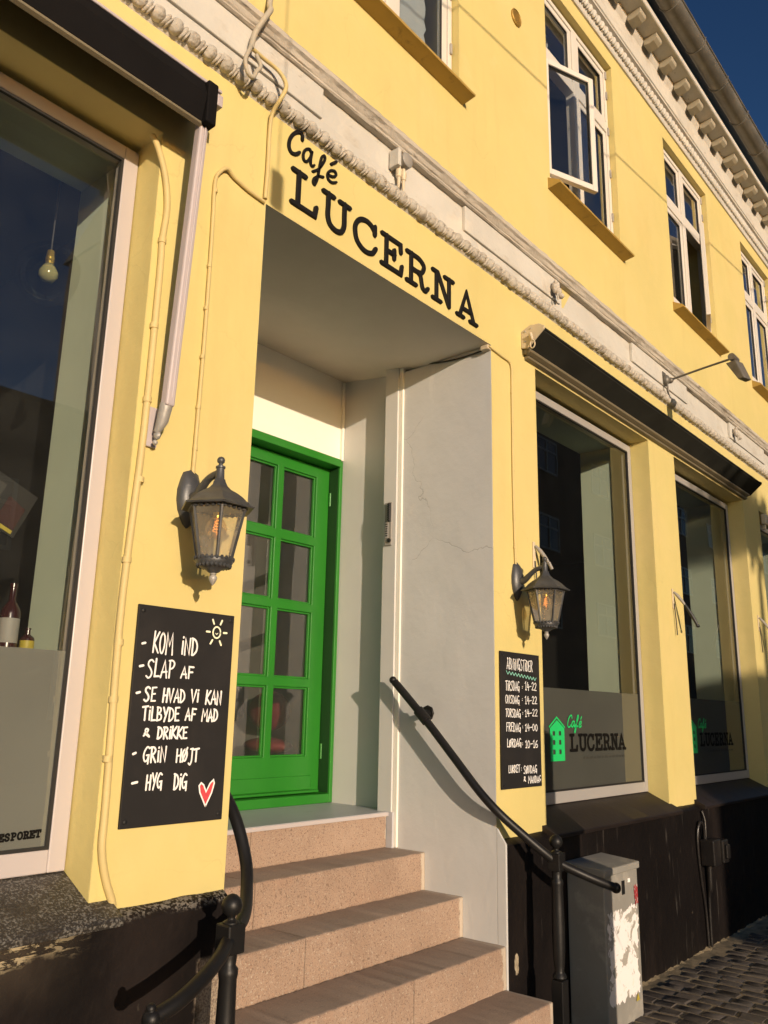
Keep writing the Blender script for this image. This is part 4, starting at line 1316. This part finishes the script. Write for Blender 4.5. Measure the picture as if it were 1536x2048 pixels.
# conduit that comes over the cornice, with a loop
cf = thing('facade_cable', 'grey conduit dropping over the stucco cornice with a dangling loop, down to the doorway corner', 'cable', (1.95, 0, 4.2))
obj('upper_conduit', MB().tube([(1.948, -.015, 4.72), (1.930, -.03, 4.60), (1.885, -.095, 4.50), (1.855, -.092, 4.43), (1.835, -.062, 4.36), (1.825, -.058, 4.28)], .013, 9, 3), 'cableg', cf, smooth=50)
obj('loop', MB().tube([(1.825, -.058, 4.30), (1.795, -.085, 4.235), (1.770, -.095, 4.165), (1.785, -.095, 4.115), (1.815, -.095, 4.108), (1.835, -.09, 4.155), (1.860, -.085, 4.20), (1.845, -.07, 4.255)], .009, 8, 3), 'cableg', cf, smooth=50)
obj('lower_conduit', MB().tube([(1.83, -.058, 4.285), (1.90, -.056, 4.282), (1.965, -.062, 4.275), (1.995, -.080, 4.235), (2.003, -.088, 4.19), (1.985, -.082, 4.13), (1.985, -.03, 4.08), (1.990, -.012, 4.0), (1.992, -.012, 3.83), (1.988, -.012, 3.67)], .0095, 8, 4), 'cabley', cf, smooth=50)

# junction box with two glands on the frieze
jb = thing('junction_box', 'round grey cable box with two glands under the cornice, above the lettering', 'junction box', (2.85, 0, 4.3))
obj('box', MB().box(2.79, 2.815, -.07, -.0065, 4.28, 4.38), 'stone', jb, bevel=.004)
obj('cover', MB().lathe((2.86, -.0065, 4.34), [(.040, 0), (.042, -.04), (.040, -.068), (.034, -.073)], 20, axis='y'), 'plastic', jb, smooth=45)
for xx in (2.825, 2.862):
    gl_ = MB().lathe((xx, -.045, 4.200), [(.004, -.03), (.008, -.005), (.009, .03), (.014, .035), (.014, .05), (.017, .055), (.017, .075), (.010, .08), (.010, .115)], 12)
    obj('gland', gl_, 'beige', jb, smooth=40)
# two stucco flowers / hooks on the frieze
def hook(x, z, label):
    t = thing('frieze_hook', label, 'wall hook', (x, -.024, z), 'cast hooks on the stucco frieze')
    m = MB()
    o = -.004
    m.ball((x, -.048+o, z+.025), (.030, .026, .034), 12, 8).ball((x+.012, -.062+o, z-.010), (.026, .024, .026), 12, 8).ball((x+.026, -.075+o, z-.040), (.020, .022, .018), 10, 7)
    m.ball((x-.015, -.060+o, z+.048), (.014, .014, .018), 8, 6).ball((x-.022, -.055+o, z-.012), (.014, .016, .02), 8, 6)
    m.tube([(x-.006, -.066+o, z-.03), (x-.01, -.07+o, z-.06), (x-.004, -.072+o, z-.075)], .006, 7, 3)
    obj('casting', m, 'stoneworn', t, smooth=60)
    return t
hook(4.44, 4.295, 'small worn cast hook on the frieze right of the black lettering')
hook(8.03, 4.305, 'small cast hook on the frieze to the right of the floodlight')

# floodlight on its arm
fl_ = thing('floodlight', 'floodlight on a long thin arm sticking out of the frieze above the right awning', 'floodlight', (6.40, 0, 4.33))
obj('wall_mount', MB().ball((6.31, -.046, 4.295), (.035, .03, .045), 12, 8).box(6.28, 6.34, -.034, -.0265, 4.255, 4.365).ball((6.33, -.072, 4.29), (.022, .028, .026), 10, 7).tube([(6.305, -.055, 4.26), (6.30, -.06, 4.195), (6.31, -.055, 4.175)], .007, 7, 3), 'fixture', fl_, smooth=50)
obj('arm', MB().tube([(6.33, -.08, 4.296), (6.27, -.36, 4.300), (6.225, -.60, 4.302)], .009, 8), 'fixture', fl_, smooth=50)
hd = MB()
H0 = Vector((6.20, -.62, 4.285))
def hb(u, v, w_):
    return (H0.x+u*.9+v*.25, H0.y-u*.25+v*.9, H0.z+w_)
P8 = [(-.055, -.045, -.035), (.055, -.045, -.035), (.055, .045, -.035), (-.055, .045, -.035)]
P9 = [(-.035, -.11, -.20), (.035, -.11, -.20), (.035, -.055, -.20), (-.035, -.055, -.20)]
vs_ = [hb(*p) for p in P8]+[hb(p[0]*1.5, p[1], p[2]) for p in P9]
hd.add(vs_, [(0, 1, 2, 3), (7, 6, 5, 4), (0, 4, 5, 1), (1, 5, 6, 2), (2, 6, 7, 3), (3, 7, 4, 0)])
obj('lamp_head', hd, 'fixture', fl_, bevel=.008)
obj('bracket', MB().lathe((H0.x-.06, H0.y, H0.z+.0), [(.026, 0), (.028, .01), (.028, .11), (.02, .12)], 14, axis='x'), 'fixture', fl_, smooth=45)
cable('loose_cord', 'thin dark cord hanging slanted under the floodlight mount', 'cord', [(6.31, -.055, 4.23), (6.36, -.03, 4.21), (6.50, -.022, 4.165), (6.62, -.022, 4.13)], .004, 'cabled')

# vent
vt = thing('wall_vent', 'small round brass vent grille high on the yellow wall', 'vent', (4.096, 0, 6.22))
obj('ring', MB().lathe((4.096, 0, 6.22), [(.060, 0), (.062, -.010), (.055, -.014), (.050, -.006), (.048, -.003)], 24, axis='y'), 'brass', vt, smooth=45)
g = MB()
for k in range(-3, 4):
    h = math.sqrt(max(.0, .05**2-(k*.014)**2))
    g.box(4.096+k*.014-.003, 4.096+k*.014+.003, -.010, -.004, 6.22-h, 6.22+h)
    g.box(4.096-h, 4.096+h, -.009, -.0045, 6.22+k*.014-.003, 6.22+k*.014+.003)
obj('grille', g, 'brass', vt)
tag(obj('alarm_box', MB().box(8.80, 8.875, -.05, 0, 3.55, 3.66).box(8.825, 8.85, -.035, 0, 3.50, 3.5495), 'beige', bevel=.008), 'small beige box on the pillar under the end of the right awning', 'wall box')

# ================================================================ awnings
aw = thing('awning', 'retracted black awning with grey arm over the left shop window', 'awning', (.3, 0, 3.7), 'retracted shop awnings')
ax0, ax1 = -1.6, 1.612
obj('cover', MB().prism_x([(0, 3.945), (-.165, 3.868), (-.176, 3.862), (-.176, 3.850), (-.164, 3.850), (0, 3.930)], ax0, ax1, 1), 'awnmetal', aw, bevel=.003)
obj('valance', MB().prism_x([(-.160, 3.849), (-.172, 3.849), (-.196, 3.785), (-.194, 3.776), (-.176, 3.678), (-.166, 3.676), (-.150, 3.74), (-.02, 3.80), (-.02, 3.90), (-.150, 3.849)], ax0, ax1-.035, 1), 'awnblack', aw, smooth=20)
obj('end_cap', MB().prism_x([(-.02, 3.80), (-.15, 3.725), (-.165, 3.70), (-.165, 3.846), (-.02, 3.91)], ax1-.034, ax1-.018, 1).box(ax1-.017, ax1+.01, -.172, -.12, 3.795, 3.845), 'awnmetal', aw, bevel=.004)
obj('front_bar', MB().prism_x([(-.1745, 3.6775), (-.173, 3.669), (-.158, 3.662), (-.154, 3.668), (-.156, 3.6755)], ax0, ax1-.075, 1), 'awntan', aw, bevel=.0015)
obj('strap', MB().box(ax1-.082, ax1-.036, -.203, -.150, 3.668, 3.846), 'awnblack', aw, bevel=.006)
def arm_bar(p, q, a, b, n=8):
    return MB().tube([p, q], a, n)
am = MB()
A0, A1 = Vector((1.556, -.078, 2.59)), Vector((1.552, -.150, 3.71))
vv = []
for q in (A0, A1):
    vv += [q+Vector((-.018, -.020, 0)), q+Vector((.018, -.020, 0)), q+Vector((.018, .020, 0)), q+Vector((-.018, .020, 0))]
am.add(vv, [(0, 1, 5, 4), (1, 2, 6, 5), (2, 3, 7, 6), (3, 0, 4, 7), (3, 2, 1, 0), (4, 5, 6, 7)])
obj('arm', am, 'awnmetal', aw, bevel=.007)
obj('arm_rib', MB().tube([(1.5585, -.0975, 2.62), (1.5545, -.1705, 3.68)], .004, 6), 'awnmetal', aw, smooth=50)
obj('arm_joint', MB().tube([(1.556, -.072, 2.60), (1.552, -.062, 2.54), (1.545, -.045, 2.50)], [.024, .022, .012], 8).ball((1.548, -.045, 2.49), (.012, .016, .016), 8, 6).ball((1.545, -.04, 2.465), .010, 8, 6), 'steel', aw, smooth=50)
obj('arm_plate', MB().box(1.522, 1.570, -.014, -.0005, 2.455, 2.60), 'awnmetal', aw, bevel=.003)

ar_ = thing('awning', 'retracted grey awning roll along the wall over the two right shop windows', 'awning', (6.2, 0, 3.75), 'retracted shop awnings')
rx0, rx1 = 4.09, 8.34
body = [(-.004, 3.868), (-.063, 3.886), (-.12, 3.880), (-.150, 3.858), (-.148, 3.842), (-.11, 3.815), (-.045, 3.762), (-.004, 3.770)]
obj('cloth_roll', MB().prism_x(body, rx0, rx1, 1), 'awngrey', ar_, smooth=30)
obj('hood', MB().prism_x([(-.002, 3.880), (-.064, 3.894), (-.122, 3.888), (-.155, 3.866), (-.156, 3.852), (-.1505, 3.858), (-.1205, 3.8815), (-.063, 3.8875), (-.003, 3.8695)], rx0, rx1+.01, 1), 'awngrey', ar_, smooth=30)
obj('front_bar', MB().prism_x([(-.046, 3.7605), (-.058, 3.748), (-.056, 3.735), (-.028, 3.722), (-.004, 3.73), (-.004, 3.768)], rx0, rx1-.05, 1), 'awntan', ar_, bevel=.003)
obj('lower_rail', MB().prism_x([(-.027, 3.7205), (-.034, 3.716), (-.030, 3.704), (-.006, 3.698), (-.004, 3.728)], rx0+.02, rx1-.05, 1), 'awntan', ar_, bevel=.002)
pl = [(-.001, 3.762), (-.001, 3.872), (-.03, 3.886), (-.063, 3.899), (-.125, 3.893), (-.162, 3.868), (-.160, 3.850), (-.118, 3.815), (-.045, 3.752)]
ep = obj('end_plate', MB().prism_x(pl, rx0-.014, rx0-.0005, 1), 'awnplate', ar_, bevel=.003)
bl = MB()
for (yy, zz) in ((-.03, 3.865), (-.07, 3.875), (-.03, 3.80), (-.07, 3.83)):
    bl.lathe((rx0-.014, yy, zz), [(.006, 0), (.005, -.005)], 8, axis='x')
obj('bolt', bl, 'steel', ep, smooth=30)
rg = MB().tube([(rx0-.03, -.075, 3.835), (rx0-.028, -.085, 3.80), (rx0-.028, -.088, 3.785)], [.012, .009, .006], 8)
rg.tube([(rx0-.028, -.088+.016*math.sin(2*PI*k/14), 3.762+.026*math.cos(2*PI*k/14)) for k in range(15)], .0045, 6)
obj('crank_ring', rg, 'awnplate', ar_, smooth=50)
obj('end_plate', MB().prism_x(pl, rx1+.0105, rx1+.024, 1), 'awngrey', ar_, bevel=.003)
# arm brackets left on the pillars
def abr(x, z, label, black):
    t = thing('awning_bracket', label, 'bracket', (x, 0, z), 'awning arm brackets on the pillars')
    obj('plate', MB().box(x-.013, x+.013, -.008, -.0005, z-.10, z+.055), 'beige', t, bevel=.003)
    obj('joint', MB().tube([(x+.004, -.012, z+.03), (x+.016, -.036, z), (x+.026, -.062, z-.04), (x+.032, -.080, z-.07)], [.008, .013, .012, .008], 8, 2), 'plastic', t, smooth=50)
    obj('cord', MB().tube([(x-.002, -.012, z-.06), (x+.006, -.016, z-.18), (x+.014, -.016, z-(.40 if not black else .30))], .0045, 6, 2), 'cabled', t, smooth=50)
    if black:
        obj('arm_stub', MB().tube([(x+.032, -.082, z-.07), (x+.055, -.12, z-.15), (x+.075, -.15, z-.225)], [.010, .014, .011], 8, 2).ball((x+.078, -.152, z-.232), (.020, .016, .012), 8, 6), 'black', t, smooth=50)
    else:
        obj('arm_stub', MB().tube([(x+.032, -.082, z-.07), (x+.045, -.095, z-.11)], .010, 8), 'plastic', t, smooth=50)
    return t
abr(4.165, 2.515, 'pale awning bracket with a thin cord on the pillar above the right lantern', False)
abr(6.262, 2.505, 'pale awning bracket with short black arm on the pillar between the two right shop windows', True)
abr(8.395, 2.520, 'pale awning bracket with black arm on the shaded pillar at the right edge', True)

# ================================================================ handrails
def rail_r():
    t = thing('handrail', 'right black iron handrail sloping down the grey wall to its turned post', 'handrail', (3.88, -.253, 0), 'black handrails of the entrance steps')
    pts = [(3.648, .604, 1.750), (3.648, .406, 1.568), (3.649, .200, 1.363), (3.655, .052, 1.210), (3.682, -.045, 1.112), (3.755, -.125, 1.020), (3.826, -.205, .935), (3.88, -.253, .886), (3.945, -.34, .838), (4.02, -.41, .797), (4.085, -.452, .770)]
    obj('rail', MB().tube(pts, .0215, 14, 5), 'iron', t, smooth=60)
    obj('end_knob', MB().ball((3.648, .618, 1.761), .021, 14, 10), 'iron', t, smooth=60)
    obj('end_knob', MB().ball((4.094, -.458, .766), .0255, 14, 10), 'iron', t, smooth=60)
    obj('wall_bracket', MB().tube([(3.648, .406, 1.568), (3.70, .425, 1.578), (3.737, .437, 1.584)], [.018, .016, .024], 10).tube([(3.648, .436, 1.597), (3.648, .376, 1.541)], .030, 12).lathe((3.729, .437, 1.584), [(.040, 0), (.043, .004), (.043, .008)], 8, axis='x'), 'iron', t, smooth=50)
    post(t, 3.88, -.253, .886)
    return t
def post(t, x, y, z):
    p = MB()
    p.lathe((x, y, 0), [(.021, .36), (.034, .372), (.030, .385), (.024, .392), (.022, .40), (.026, .43), (.030, .50), (.031, .58), (.029, .68), (.027, z-.115), (.030, z-.10), (.030, z-.085), (.022, z-.075), (.024, z-.052), (.024, z-.040)], 18)
    obj('baluster', p, 'iron', t, smooth=45)
    obj('post_foot', MB().box(x-.030, x+.030, y-.030, y+.030, -.01, .362), 'iron', t, bevel=.004)
    obj('post_block', MB().box(x-.033, x+.033, y-.033, y+.033, z-.042, z+.042), 'iron', t, bevel=.005)
    obj('post_finial', MB().lathe((x, y, z+.04), [(.026, 0), (.026, .006), (.014, .012), (.012, .018), (.016, .024), (.028, .034), (.033, .052), (.028, .070), (.014, .082), (.002, .086)], 18), 'iron', t, smooth=60)
rail_r()
t = thing('handrail', 'left black iron handrail curling round in front of the dark plinth', 'handrail', (1.815, -.27, 0), 'black handrails of the entrance steps')
pts = [(2.077, .618, 1.752), (2.077, .419, 1.568), (2.077, .211, 1.362), (2.078, .060, 1.212), (2.068, -.03, 1.07), (2.020, -.10, .985), (1.935, -.19, .928), (1.815, -.27, .898), (1.72, -.335, .868), (1.62, -.38, .838), (1.53, -.405, .812), (1.46, -.405, .792)]
obj('rail', MB().tube(pts, .0215, 14, 5), 'iron', t, smooth=60)
obj('end_knob', MB().ball((2.077, .615, 1.775), .022, 14, 10), 'iron', t, smooth=60)
obj('end_knob', MB().ball((1.452, -.404, .790), .026, 14, 10).ball((1.448, -.404, .815), .014, 10, 8), 'iron', t, smooth=60)
obj('wall_bracket', MB().tube([(2.077, .375, 1.510), (2.04, .36, 1.5), (2.005, .355, 1.5)], [.018, .016, .024], 10), 'iron', t, smooth=50)
post(t, 1.815, -.27, .898)

# ================================================================ utility cabinet
cb = thing('utility_cabinet', 'grey street utility cabinet covered in torn white posters against the dark plinth', 'cabinet', (4.55, -.17, 0))
cx0, cx1, cy0, cy1 = 4.345, 4.765, -.272, -.055
obj('body', MB().box(cx0, cx1, cy0, cy1, -.01, .765), 'cabinet', cb, bevel=.006)
lid = MB()
lid.add([(cx0-.012, cy0-.012, .758), (cx1+.010, cy0-.012, .758), (cx1+.010, cy1+.005, .758), (cx0-.012, cy1+.005, .758),
         (cx0-.012, cy0-.012, .795), (cx1+.010, cy0-.012, .795), (cx1+.010, cy1+.005, .815), (cx0-.012, cy1+.005, .815)],
        [(0, 3, 2, 1), (4, 5, 6, 7), (0, 1, 5, 4), (1, 2, 6, 5), (2, 3, 7, 6), (3, 0, 4, 7)])
obj('lid', lid, 'cabinet', cb, bevel=.006)
random.seed(9)
def ragged(x0, x1, z0, z1, y, n=60, amp=.02):
    def walk(k, a):
        v, o = 0, []
        for _ in range(k):
            v = v*.75+random.uniform(-a, a)*.6
            o.append(max(-a, min(a, v)))
        return o
    a, b, c, d = (walk(n, amp) for _ in range(4))
    r = [(x0+(x1-x0)*k/n, y, z0+a[k]) for k in range(n)]+[(x1+b[k], y, z0+(z1-z0)*k/n) for k in range(n)]
    r += [(x1-(x1-x0)*k/n, y, z1+c[k]) for k in range(n)]+[(x0+d[k], y, z1-(z1-z0)*k/n) for k in range(n)]
    m = MB()
    c = ((x0+x1)/2, y, (z0+z1)/2)
    m.add([c]+r, [(0, 1+k, 1+(k+1) % len(r)) for k in range(len(r))])
    return m
obj('torn_poster', ragged(cx0+.030, cx1-.03, .14, .575, cy0-.002, 40, .022), 'poster', cb, recalc=False)
obj('lock_plate', MB().box(cx0+.21, cx0+.245, cy0-.004, cy0-.0005, .645, .715), 'black', cb, bevel=.001)
obj('red_sticker', ragged(cx1-.055, cx1-.012, .575, .675, cy0-.003, 14, .006), 'red', cb, recalc=False)
obj('white_sticker', ragged(cx0+.285, cx0+.315, .70, .72, cy0-.003, 8, .003), 'chalk', cb, recalc=False)
obj('yellow_sticker', MB().add([(cx1-.095, cy0-.004, .10), (cx1-.05, cy0-.004, .10), (cx1-.072, cy0-.004, .14)], [(0, 1, 2)]), 'sticker', cb, recalc=False)

# black electric box on the plinth
eb = thing('meter_box', 'black painted electric box with cable on the dark plinth under the second right window', 'electric box', (6.42, -.045, .65))
obj('box', MB().box(6.36, 6.50, -.15, -.045, .56, .74), 'boxblack', eb, bevel=.010)
obj('cover', MB().box(6.505, 6.62, -.165, -.045, .57, .73).box(6.53, 6.60, -.185, -.1655, .60, .70), 'boxblack', eb, bevel=.012)
obj('cable', MB().tube([(6.40, -.07, .74), (6.385, -.075, .82), (6.34, -.07, .86), (6.30, -.06, .80), (6.295, -.056, .66), (6.33, -.055, .45), (6.375, -.055, .25), (6.385, -.055, .0)], .011, 8, 4).tube([(6.42, -.07, .74), (6.43, -.07, .86), (6.42, -.055, .93)], .010, 8, 3), 'boxblack', eb, smooth=50)
obj('conduit', MB().tube([(6.44, -.075, .57), (6.445, -.07, .40), (6.44, -.06, .34), (6.44, -.055, .0)], [.024, .022, .012, .012], 8, 3), 'boxblack', eb, smooth=50)

# intercom on the casing
ic = thing('intercom', 'black intercom panel with name plate on the grey casing beside the green door', 'intercom', (3.716, .73, 2.7))
obj('panel', MB().box(3.706, 3.7155, .70, .752, 2.555, 2.822), 'plastic', ic, bevel=.003)
obj('button_row', MB().box(3.690, 3.7055, .702, .716, 2.70, 2.815), 'black', ic, bevel=.003)
bt = MB()
for k in range(8):
    bt.box(3.684, 3.6895, .7035, .7145, 2.705+.0135*k, 2.7135+.0135*k)
obj('button', bt, 'black', ic)
obj('name_plate', MB().box(3.7015, 3.7055, .722, .745, 2.60, 2.70), 'labelw', ic)
nl = MB()
for k in range(6):
    nl.box(3.7003, 3.7014, .725, .742, 2.612+.014*k, 2.619+.014*k)
obj('name_line', nl, 'black', ic)
obj('lens', MB().lathe((3.7055, .712, 2.585), [(.013, 0), (.013, -.008), (.008, -.010)], 14, axis='x'), 'black', ic, smooth=40)

# ================================================================ things seen through the glass
pb = thing('pendant_lamp', 'bare yellow bulb in a clear glass globe hanging inside the left shop window', 'pendant lamp', (1.40, .6, 3.27))
obj('bulb', MB().lathe((1.40, .6, 3.235), [(.002, 0), (.022, .005), (.036, .022), (.038, .042), (.026, .066), (.016, .078)], 16), 'amberbulb', pb, smooth=60)
obj('socket', MB().lathe((1.40, .6, 3.313), [(.017, 0), (.017, .012), (.019, .014), (.017, .02), (.019, .026), (.017, .034), (.014, .06), (.004, .064)], 14), 'gold', pb, smooth=40)
obj('globe', MB().ball((1.40, .6, 3.27), .13, 24, 16), glass('globe_glass', (.96, .96, .95), .12, 0, .0), pb, smooth=80)
obj('cord', MB().tube([(1.40, .6, 3.37), (1.40, .6, 3.98)], .004, 6), 'black', pb)
tag(obj('window_shelf', MB().box(-1.04, 1.48, .32, .56, 1.735, 1.755), 'room'), 'dark shelf inside the left shop window', 'shelf')
def bottle(x, y, z, h, r, body, lab, label):
    t = thing('bottle', label, 'bottle', (x, y, z), 'bottles on the shelf inside the left shop window')
    obj('glass_body', MB().lathe((x, y, z), [(r, 0), (r, h*.55), (r*.9, h*.62), (r*.35, h*.74), (r*.32, h*.93), (r*.4, h*.94), (r*.4, h)], 18), body, t, smooth=45)
    obj('paper_label', MB().lathe((x, y, z+h*.12), [(r*1.01, 0), (r*1.02, .001), (r*1.02, h*.36), (r*1.01, h*.361)], 18), lab, t, smooth=45)
    return t
bottle(1.352, .45, 1.756, .235, .033, 'bottle', 'labelw', 'dark red bottle with white label inside the left shop window')
bottle(1.262, .47, 1.756, .21, .035, 'navy', 'red', 'small navy bottle with red label inside the left shop window')
bottle(1.418, .44, 1.756, .085, .024, 'bottle', 'sticker', 'short dark bottle with yellow label inside the left shop window')
po = thing('poster', 'tilted dark poster board with red and yellow shapes hanging inside the left shop window', 'poster', (1.35, .66, 2.3))
def pq(u, v, d=0):
    a = math.radians(-24)
    return (1.385+u*.6*math.cos(a)-v*.6*math.sin(a), .66-d, 2.34+u*.6*math.sin(a)+v*.6*math.cos(a))
m = MB()
m.add([pq(-.35, -.2), pq(.16, -.2), pq(.16, .12), pq(-.35, .12), pq(-.35, -.2, -.01), pq(.16, -.2, -.01), pq(.16, .12, -.01), pq(-.35, .12, -.01)], [(0, 1, 2, 3), (7, 6, 5, 4), (0, 4, 5, 1), (1, 5, 6, 2), (2, 6, 7, 3), (3, 7, 4, 0)])
obj('board', m, 'gasket', po)
m = MB()
m.add([pq(-.30, -.15, .003), pq(-.05, -.15, .003), pq(-.05, .07, .003), pq(-.30, .07, .003)], [(0, 1, 2, 3)])
obj('picture', m, 'street', po, recalc=False)
m = MB()
m.add([pq(0, -.16, .003), pq(.13, -.16, .003), pq(.13, .0, .003), pq(0, .02, .003)], [(0, 1, 2, 3)])
obj('red_shape', m, 'bottle', po, recalc=False)
m = MB()
m.add([pq(-.02, -.19, .004), pq(.13, -.19, .004), pq(.13, -.165, .004), pq(-.02, -.165, .004)], [(0, 1, 2, 3)])
obj('yellow_strip', m, 'sticker', po, recalc=False)
# red chair in the hall behind the door
ch = thing('armchair', 'dark red upholstered chair glimpsed through the lower panes of the green door', 'chair', (3.72, 1.75, 1.0))
obj('seat', MB().ball((3.80, 1.80, 1.36), (.12, .20, .05), 18, 12), 'redcloth', ch, smooth=60)
obj('backrest', MB().ball((3.87, 1.88, 1.58), (.07, .20, .13), 18, 12), 'redcloth', ch, smooth=60)
obj('pedestal', MB().lathe((3.78, 1.80, 1.0), [(.20, 0), (.19, .02), (.04, .06), (.03, .36)], 16), 'black', ch, smooth=40)
ck = thing('dark_shape', 'dark curved shape standing in for something indistinct glimpsed behind the lower left door pane', 'shape', (3.42, 1.8, 1.0))  # stand-in for an unidentified black form behind the pane
obj('dark_curve', MB().tube([(3.36, 1.8, 1.0), (3.38, 1.8, 1.4), (3.42, 1.8, 1.52), (3.50, 1.8, 1.60), (3.52, 1.8, 1.75)], [.07, .06, .05, .06, .04], 10, 4).ball((3.50, 1.8, 1.56), (.07, .05, .05), 12, 8), 'black', ck, smooth=50)

# pot plant behind the open casement
pp = thing('potted_plant', 'small leafy pot plant standing inside the open upper window', 'plant', (4.75, .30, 5.20))
obj('pot', MB().lathe((4.78, .24, 5.22), [(.045, 0), (.06, .10), (.065, .10), (.05, .095)], 16), 'grim', pp, smooth=40)
m = MB()
random.seed(2)
for k in range(26):
    q, e = random.uniform(0, 2*PI), random.uniform(.2, 1.3)
    d = Vector((math.cos(q)*math.cos(e), math.sin(q)*math.cos(e)*.5, math.sin(e)))
    b0 = Vector((4.78, .24, 5.31)); L = random.uniform(.10, .20)
    sd = d.cross(Vector((0, 0, 1))).normalized()*.014
    m.add([b0, b0+d*L*.5+sd, b0+d*L+Vector((0, 0, -.03)), b0+d*L*.5-sd], [(0, 1, 2, 3)])
obj('foliage', m, 'darkp', pp, recalc=False)

# ================================================================ the other side of the street (mirrored in the windows, throws the shade)
def far_house(name, label, x0, x1, y, h, wallm, rows_, pitch, roof=1.2, ww=1.1, wh=1.6):
    t = thing(name, label, 'building', ((x0+x1)/2, y, 0))
    obj('wall', MB().box(x0, x1, y-9, y, 0, h), wallm, t)
    obj('roof', MB().prism_x([(y+.3, h+.003), (y-4.5, h+roof), (y-9.3, h+.003)], x0-.1, x1+.1, 1), 'roof', t)
    for z in rows_:
        x = x0+pitch*.5
        while x+ww*.6 < x1:
            f = MB()
            a, b = x-ww/2, x+ww/2
            casement(f, a, b, z, z+wh, y+.005, y+.06, .09)
            f.box(x-.05, x+.05, y+.005, y+.06, z+.09, z+wh-.09).box(a+.09, x-.05, y+.005, y+.06, z+wh*.62, z+wh*.62+.09).box(x+.05, b-.09, y+.005, y+.06, z+wh*.62, z+wh*.62+.09)
            w_ = obj('window', f, 'farwin', t)
            obj('pane', MB().quad((a+.05, y+.02, z+.05), (b-.05, y+.02, z+.05), (b-.05, y+.02, z+wh-.05), (a+.05, y+.02, z+wh-.05)), 'farpane', w_, recalc=False)
            x += pitch
    return t
far_house('low_shop_building', 'low grey rendered shop building across the street', .52, 6.4, -15, 4.75, 'grim2', (1.2,), 2.2, .25)
far_house('brown_house', 'brown rendered two storey house across the street', 6.45, 13.15, -15, 8.4, 'grim', (1.3, 4.9), 2.4, 1.2)
far_house('brick_house', 'tall dark brick house with white windows across the street', 13.2, 88, -15, 17.5, 'brick', (5.4, 8.8, 12.4), 5.4, 3, 1.9)
tr = thing('shade_tree', 'small unseen tree added across the road to cast a soft shade band', 'tree', (2.1, -13.4, 0))  # out of view, put here to shade the right-hand pillars
obj('shade_tree_trunk', MB().tube([(2.9, -13.4, 0), (2.93, -13.4, 3), (2.95, -13.4, 5.5)], [.14, .1, .05], 8), 'bark', tr, smooth=50)
m = MB()
random.seed(13)
for k in range(900):
    c = Vector((2.95+random.gauss(0, .48), -13.4+random.gauss(0, .3), 5.95+random.gauss(0, .15)))
    d = Vector((random.uniform(-1, 1), random.uniform(-1, 1), random.uniform(-1, 1))).normalized()*.10
    e = d.cross(Vector((random.uniform(-1, 1), random.uniform(-1, 1), random.uniform(-1, 1)))).normalized()*.06
    m.add([c-d, c+e, c+d, c-e], [(0, 1, 2, 3)])
obj('shade_tree_crown', m, 'leaf', tr, recalc=False)
# overhead wire; unseen hung block and upright block added to throw the other shadows
s0 = Vector((3.43, 0, 5.80)); s1 = Vector((8.94, 0, 6.47))
e = 3.2
def back(p, e): return (p.x-.42*e, -e, p.z+.185*e)
p0, p1 = s0+(s0-s1)*1.5, s1+(s1-s0)*1.5
tag(obj('overhead_wire', MB().tube([back(p0, e), back(p1, e)], .008, 6), 'black'), 'thin overhead wire spanning the street', 'wire')
hl = thing('hung_shadow_block', 'small unseen block hung over the street, added to cast a soft shadow', 'shadow caster', back(Vector((2.06, 0, 3.755)), 2.8))  # added only for its blurred shadow near the lettering
hp = Vector(back(Vector((2.06, 0, 3.755)), 2.8))
obj('caster_block', MB().box(hp.x-.028, hp.x+.028, hp.y-.03, hp.y+.03, hp.z-.09, hp.z+.09), 'plastic', hl, bevel=.01)
obj('cable', MB().tube([(hp.x, hp.y, hp.z+.09), (hp.x, hp.y, hp.z+3)], .003, 6), 'black', hl)  # holds up the added shadow block, out of view
tk = thing('shadow_box', 'unseen grey upright box added to cast the shadow on cabinet and sill', 'shadow-casting box', (3.42, -2.35, 0))  # out of view, added to shade cabinet, sill and plinth
obj('caster_case', MB().box(3.30, 3.53, -2.45, -2.20, 0, 1.95), 'cabinet', tk, bevel=.02)
obj('caster_panel', MB().box(3.35, 3.48, -2.199, -2.192, 1.35, 1.5), 'black', tk, bevel=.004)
obj('caster_plate', MB().box(3.37, 3.46, -2.199, -2.19, 1.15, 1.25), 'steel', tk, bevel=.004)
